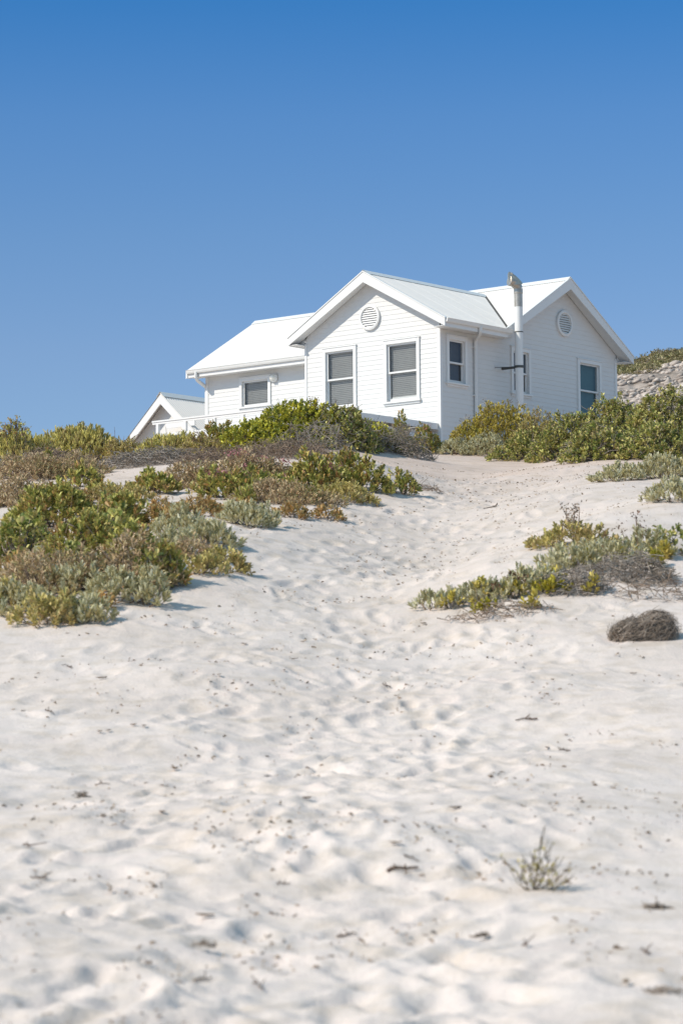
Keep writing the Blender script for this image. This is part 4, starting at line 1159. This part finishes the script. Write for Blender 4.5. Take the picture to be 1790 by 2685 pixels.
# --- band of silver-green plants along the right-hand dune rim
plant('silver', "silver-green plant at the lower left end of the dune rim band", "silver plant", 1135, 1602, 120, 32, seed=111, rough=0.5, cover=0.75)
plant('silver', "silver-green plant second from the lower end of the rim band", "silver plant", 1215, 1590, 150, 44, seed=112, rough=0.5, cover=0.75)
plant('silver', "dense pale plant on the lower half of the rim band", "silver plant", 1305, 1580, 160, 52, seed=113, flowers=(3, M_SEED, .03), rough=0.5, cover=0.75)
plant('silver', "pale plant in the middle of the rim band above grey twigs", "silver plant", 1400, 1550, 160, 52, seed=114, rough=0.5, cover=0.75)
plant('silver', "pale spiky plant right of the rim band's middle", "silver plant", 1490, 1500, 170, 52, seed=115, rough=0.5, cover=0.75)
plant('olive', "olive plant with dry upright stems at the top of the rim band", "mat plant", 1500, 1440, 200, 55, seed=116, seeds=(7, .18, M_TWIGB))
plant('silver', "silver-green plant on the upper part of the rim band", "silver plant", 1595, 1478, 180, 48, seed=117, seeds=(2, .14, M_SEED), rough=0.5, cover=0.75)
plant('silver', "silver-green plant near the rim band's right end", "silver plant", 1690, 1462, 160, 48, seed=118, seeds=(2, .16, M_SEED), rough=0.5, cover=0.75)
plant('green', "green plant at the right edge of the rim band", "shrub", 1775, 1455, 110, 58, seed=119, rough=0.5, cover=0.75)
plant('yellow', "bright yellow-green plant glowing near the right end of the rim band", "mat plant", 1708, 1490, 60, 42, seed=120)
plant('yellow', "yellow-green sprig along the front of the rim band", "mat plant", 1440, 1562, 90, 34, seed=121)
plant('yellow', "small yellow sprig at the lowest front of the rim band", "mat plant", 1275, 1610, 60, 26, seed=122)
tangle("grey dead twigs in front of the rim band's middle", "dead twigs", 1490, 1562, 230, 50, seed=123, dens=.9, L=.16, rad=.004)
tangle("grey dead twigs in front of the rim band's right part", "dead twigs", 1660, 1535, 280, 62, seed=124, dens=.9, L=.16, rad=.004)
tangle("brown rootlets hanging over the dune face at the right edge", "dead twigs", 1720, 1580, 200, 50, seed=125, mat=M_TWIGB, dens=.3, L=.2, rad=.004)
tangle("brown dry stalks lying below the rim band's lower end", "dead twigs", 1320, 1625, 260, 26, seed=126, mat=M_TWIGB, dens=.35, L=.2, rad=.004)
combed_heap("dark heap of dead brush on the right-hand dune face", "dead brush", 1696, 1684, 172, 72, 127)

# ------------------------------------------------------------------ the seedling, litter and shells on the bare sand
rng = np.random.default_rng(202)
def ground_full(x, y):
    """height of the modelled sand (with lumps and footprints) by bilinear look-up"""
    i = np.clip(np.searchsorted(GX, x) - 1, 0, nx - 2); j = np.clip(np.searchsorted(GY, y) - 1, 0, ny - 2)
    fx = (x - GX[i]) / (GX[i + 1] - GX[i]); fy = (y - GY[j]) / (GY[j + 1] - GY[j])
    return (ZZ[j, i] * (1 - fx) + ZZ[j, i + 1] * fx) * (1 - fy) + (ZZ[j + 1, i] * (1 - fx) + ZZ[j + 1, i + 1] * fx) * fy
def on_sand(px, py):
    p = at(px, py); z = float(ground_full(np.array([p.x]), np.array([p.y]))[0]); return Vector((p.x, p.y, z))

M_DTW0 = leaf_mat("dark_seedling_stems", [(.10, .08, .05), (.18, .14, .09)], [(.08, .06, .04), (.16, .13, .06)], 9, trans=0)
# seedling
p = on_sand(1400, 2342); sc = F_PX / p.length
seed_ = empty("seedling", p, "small sparse seedling with bare twigs growing alone in the foreground sand", "seedling")
tips = [(-84, 92), (-60, 52), (-40, 88), (-20, 96), (-4, 118), (10, 100), (24, 76), (40, 62), (62, 78), (74, 88), (95, 36), (112, 58), (124, 26), (64, 24), (84, 12), (-30, 30), (22, 190), (60, 150)]
A, Bm, Cc = [], [], []
for dx, dz in [(q * .78, r * .80) for q, r in tips]:
    t = np.array([dx / sc, rng.normal(0, .04), dz / sc * .92]); a0 = np.array([rng.normal(0, .008), rng.normal(0, .008), -.01])
    A.append(a0); Cc.append(t); Bm.append((a0 + t) / 2 + np.array([t[0] * .12, rng.normal(0, .01), -.008 - abs(t[0]) * .12]))
    for k in range(2):
        e = t + np.array([rng.normal(0, .025), rng.normal(0, .02), .015 + .03 * rng.random()]); A.append(t * .7); Bm.append((t * .7 + e) / 2 + rng.normal(0, .004, 3)); Cc.append(e)
A, Bm, Cc = map(np.array, (A, Bm, Cc))
v, q = twig_geo(A, Bm, Cc, np.full(len(A), .0030), np.full(len(A), .0016)); mesh_np("stems", v, q, M_DTW0, seed_)
i = rng.choice(len(Cc), 130); B = Cc[i] * rng.uniform(.35, 1.0, (130, 1)) + rng.normal(0, .008, (130, 3))
v, q = leaf_geo(B, unit(rng.normal(0, 1, B.shape) + np.array([0, 0, .8])), np.full(130, .022), np.full(130, .009), rng); mesh_np("foliage", v, q, M_OLIVE, seed_)

# dead leaves, twigs and shells large enough to pick out
def leaf_piece(name, px, py, L, W, seed, mat, label, cat, group=None):
    r = np.random.default_rng(seed); a = r.random() * 6.28; c = on_sand(px, py)
    n = 7; V, Q = [], []
    for i in range(n):
        t = i / (n - 1); w = W * math.sin(math.pi * (.08 + .88 * t)) * .5; z = .35 * L * (t - .5) ** 2 + .004
        x = (t - .5) * L
        for s_, e in ((-1, .45), (0, 0), (1, .45)): V.append((x * math.cos(a) - s_ * w * math.sin(a), x * math.sin(a) + s_ * w * math.cos(a), z + e * w * .9 + .3 * L * (r.random() * .2)))
    for i in range(n - 1):
        for k in range(2): Q.append((i * 3 + k, i * 3 + k + 1, (i + 1) * 3 + k + 1, (i + 1) * 3 + k))
    o = mesh_np(name, V, np.array(Q), mat, None, smooth=True, loc=c + Vector((0, 0, .004)))
    sm = o.modifiers.new("thick", 'SOLIDIFY'); sm.thickness = .0012
    return tag(o, label, cat, group)
M_DLEAF = leaf_mat("brown_dead_leaf", [(.10, .065, .035), (.18, .11, .06), (.13, .09, .055)], [(.08, .055, .035), (.22, .14, .07), (.12, .08, .05)], 9, trans=.05)
leaf_piece("dead_leaf", 266, 1780, .085, .045, 1, M_DLEAF, "upright brown dead leaf below the front clump on the left", "leaf")
leaf_piece("dead_leaf", 458, 2018, .095, .05, 2, M_DLEAF, "dark brown dead leaf lying in the left foreground", "leaf")
for k, (x, y) in enumerate([(560, 1774), (575, 1776), (350, 1908), (378, 1910), (262, 1926), (285, 1922), (770, 1730), (965, 1840), (880, 1585), (1110, 1640), (290, 2335), (515, 1650),
                            (700, 2045), (805, 2088), (538, 2408), (425, 2125), (1448, 1788), (1433, 1960), (1192, 2117), (1035, 2220), (1640, 2575), (1660, 1770), (745, 1765), (640, 1690)]):
    leaf_piece("dead_leaf", x, y, .05 + .03 * rng.random(), .02 + .015 * rng.random(), 20 + k, M_DLEAF, "small curled brown dead leaf lying on bare sand", "leaf", "dead leaves strewn over the sand")
def twig_piece(px, py, L, seed, label, group=None, name="dry_twig", mat=None, bend=.35, rad=.004):
    r = np.random.default_rng(seed); c = on_sand(px, py); a = r.normal(0, .5) + (math.pi if r.random() < .5 else 0); pts = [np.zeros(2)]
    n = 7
    for i in range(n): a += r.normal(0, bend); pts.append(pts[-1] + np.array([math.cos(a), math.sin(a)]) * L / n)
    pts = np.array(pts) - pts[n // 2]
    z = ground_full(c.x + pts[:, 0], c.y + pts[:, 1]) - c.z + rad * 1.2 + np.abs(r.normal(0, .006, n + 1))
    h = MB(); h.tube([(x, y, zz) for (x, y), zz in zip(pts, z)], [rad * (1 - .06 * i) for i in range(n + 1)], 5)
    for i in (2, 4):
        e = np.array([*pts[i], z[i]]) + np.array([r.normal(0, .25 * L), r.normal(0, .2 * L), .01 + .02 * r.random()]); h.tube([(*pts[i], z[i]), tuple(e)], [rad * .7, rad * .4], 4)
    o = h.build(name, mat or M_DTWIG); o.location = c
    return tag(o, label, "twig", group)
M_DTWIG = leaf_mat("dark_dry_twig", [(.09, .06, .045), (.15, .105, .075)], [(.07, .05, .04), (.18, .13, .10)], 9, trans=0)
twig_piece(1050, 2290, .14, 1, "dark crooked twig with a thick end in the middle foreground", rad=.009)
twig_piece(1385, 1890, .16, 2, "long brown twig half buried in the smooth right-hand sand", rad=.007)
twig_piece(1290, 1330, .3, 3, "straight thin twig lying alone across the sandy path", rad=.008, bend=.08)
for k, (x, y) in enumerate([(180, 1745), (130, 1873), (75, 2230), (105, 2300), (265, 2060), (680, 2590), (1080, 2262), (1480, 1975), (1380, 2490), (530, 2560), (740, 2330), (905, 2440), (1690, 2500), (1010, 1800)]):
    twig_piece(x, y, .05 + .06 * rng.random(), 60 + k, "thin crooked dark twig lying on bare sand", "twigs strewn over the sand", rad=.0035 + .002 * rng.random())
tangle("black tuft of dried seaweed at the right edge of the foreground", "seaweed", 1718, 2388, 62, 26, seed=301, mat=M_MATDEAD, dens=1.6, L=.05, rad=.003, name="seaweed_tuft")
tangle("small dark knot of dried seaweed in the lower right foreground", "seaweed", 1262, 2462, 40, 20, seed=302, mat=M_MATDEAD, dens=1.6, L=.035, rad=.003, name="seaweed_tuft")
tangle("dark seaweed strand in the bottom right corner", "seaweed", 1735, 2612, 110, 22, seed=303, mat=M_MATDEAD, dens=.6, L=.06, rad=.003, name="seaweed_tuft")
tangle("dark seaweed scrap in the bottom left foreground", "seaweed", 535, 2490, 60, 22, seed=304, mat=M_MATDEAD, dens=.8, L=.05, rad=.003, name="seaweed_tuft")
tangle("dark seaweed scrap left of centre in the hollow", "seaweed", 215, 2095, 50, 22, seed=305, mat=M_MATDEAD, dens=.8, L=.05, rad=.003, name="seaweed_tuft")
M_SHELL = painted("white_shell", (.85, .85, .84), .3, .04, 20, .5)
for k, (x, y) in enumerate([(270, 2013), (538, 2095), (860, 2637), (1730, 2236), (1332, 1822), (1547, 1838), (1370, 1742), (480, 1830), (1500, 1935), (1185, 1500)]):
    leaf_piece("shell_fragment", x, y, .022, .02, 400 + k, M_SHELL, "tiny bright white shell fragment on bare sand", "shell", "shell fragments on the sand")
# fine litter: far too many crumbs to count
n = 34000
yy = 7 + 48 * rng.random(n) ** 1.6
xx = np.interp(yy, [8, 25, 35, 45, 60], [-.1, .45, 1.1, 2.0, 3.1]) + rng.normal(0, 1, n) * (.75 + .055 * yy)
cl = vnoise(xx / .30, yy / .7, 51) + .7 * vnoise(xx / .11, yy / .3, 52)
kp = cl > .10 + .22 * rng.random(n) - .25 * sstep(20, 40, yy); xx, yy = xx[kp], yy[kp]; n = len(xx)
P = np.stack([xx, yy, ground_full(xx, yy) + .002], 1)
d = rng.normal(0, 1, (n, 3)); d[:, 2] = np.abs(d[:, 2]) * .25; d = unit(d)
L = (.006 + .024 * rng.random(n) ** 2.6) * (1 + .012 * yy)
v, q = leaf_geo(P, d, L, L * (.25 + .4 * rng.random(n)), rng, fold=.4)
M_LITTER = leaf_mat("brown_plant_crumbs", [(.17, .115, .075), (.32, .23, .15), (.45, .35, .25), (.25, .19, .13)], [(.20, .15, .11), (.36, .27, .18), (.48, .38, .28), (.17, .12, .085)], 5, trans=0)
tag(mesh_np("plant_litter", v, q, M_LITTER), "fine brown plant crumbs scattered over the sandy path", "litter", kind='stuff')
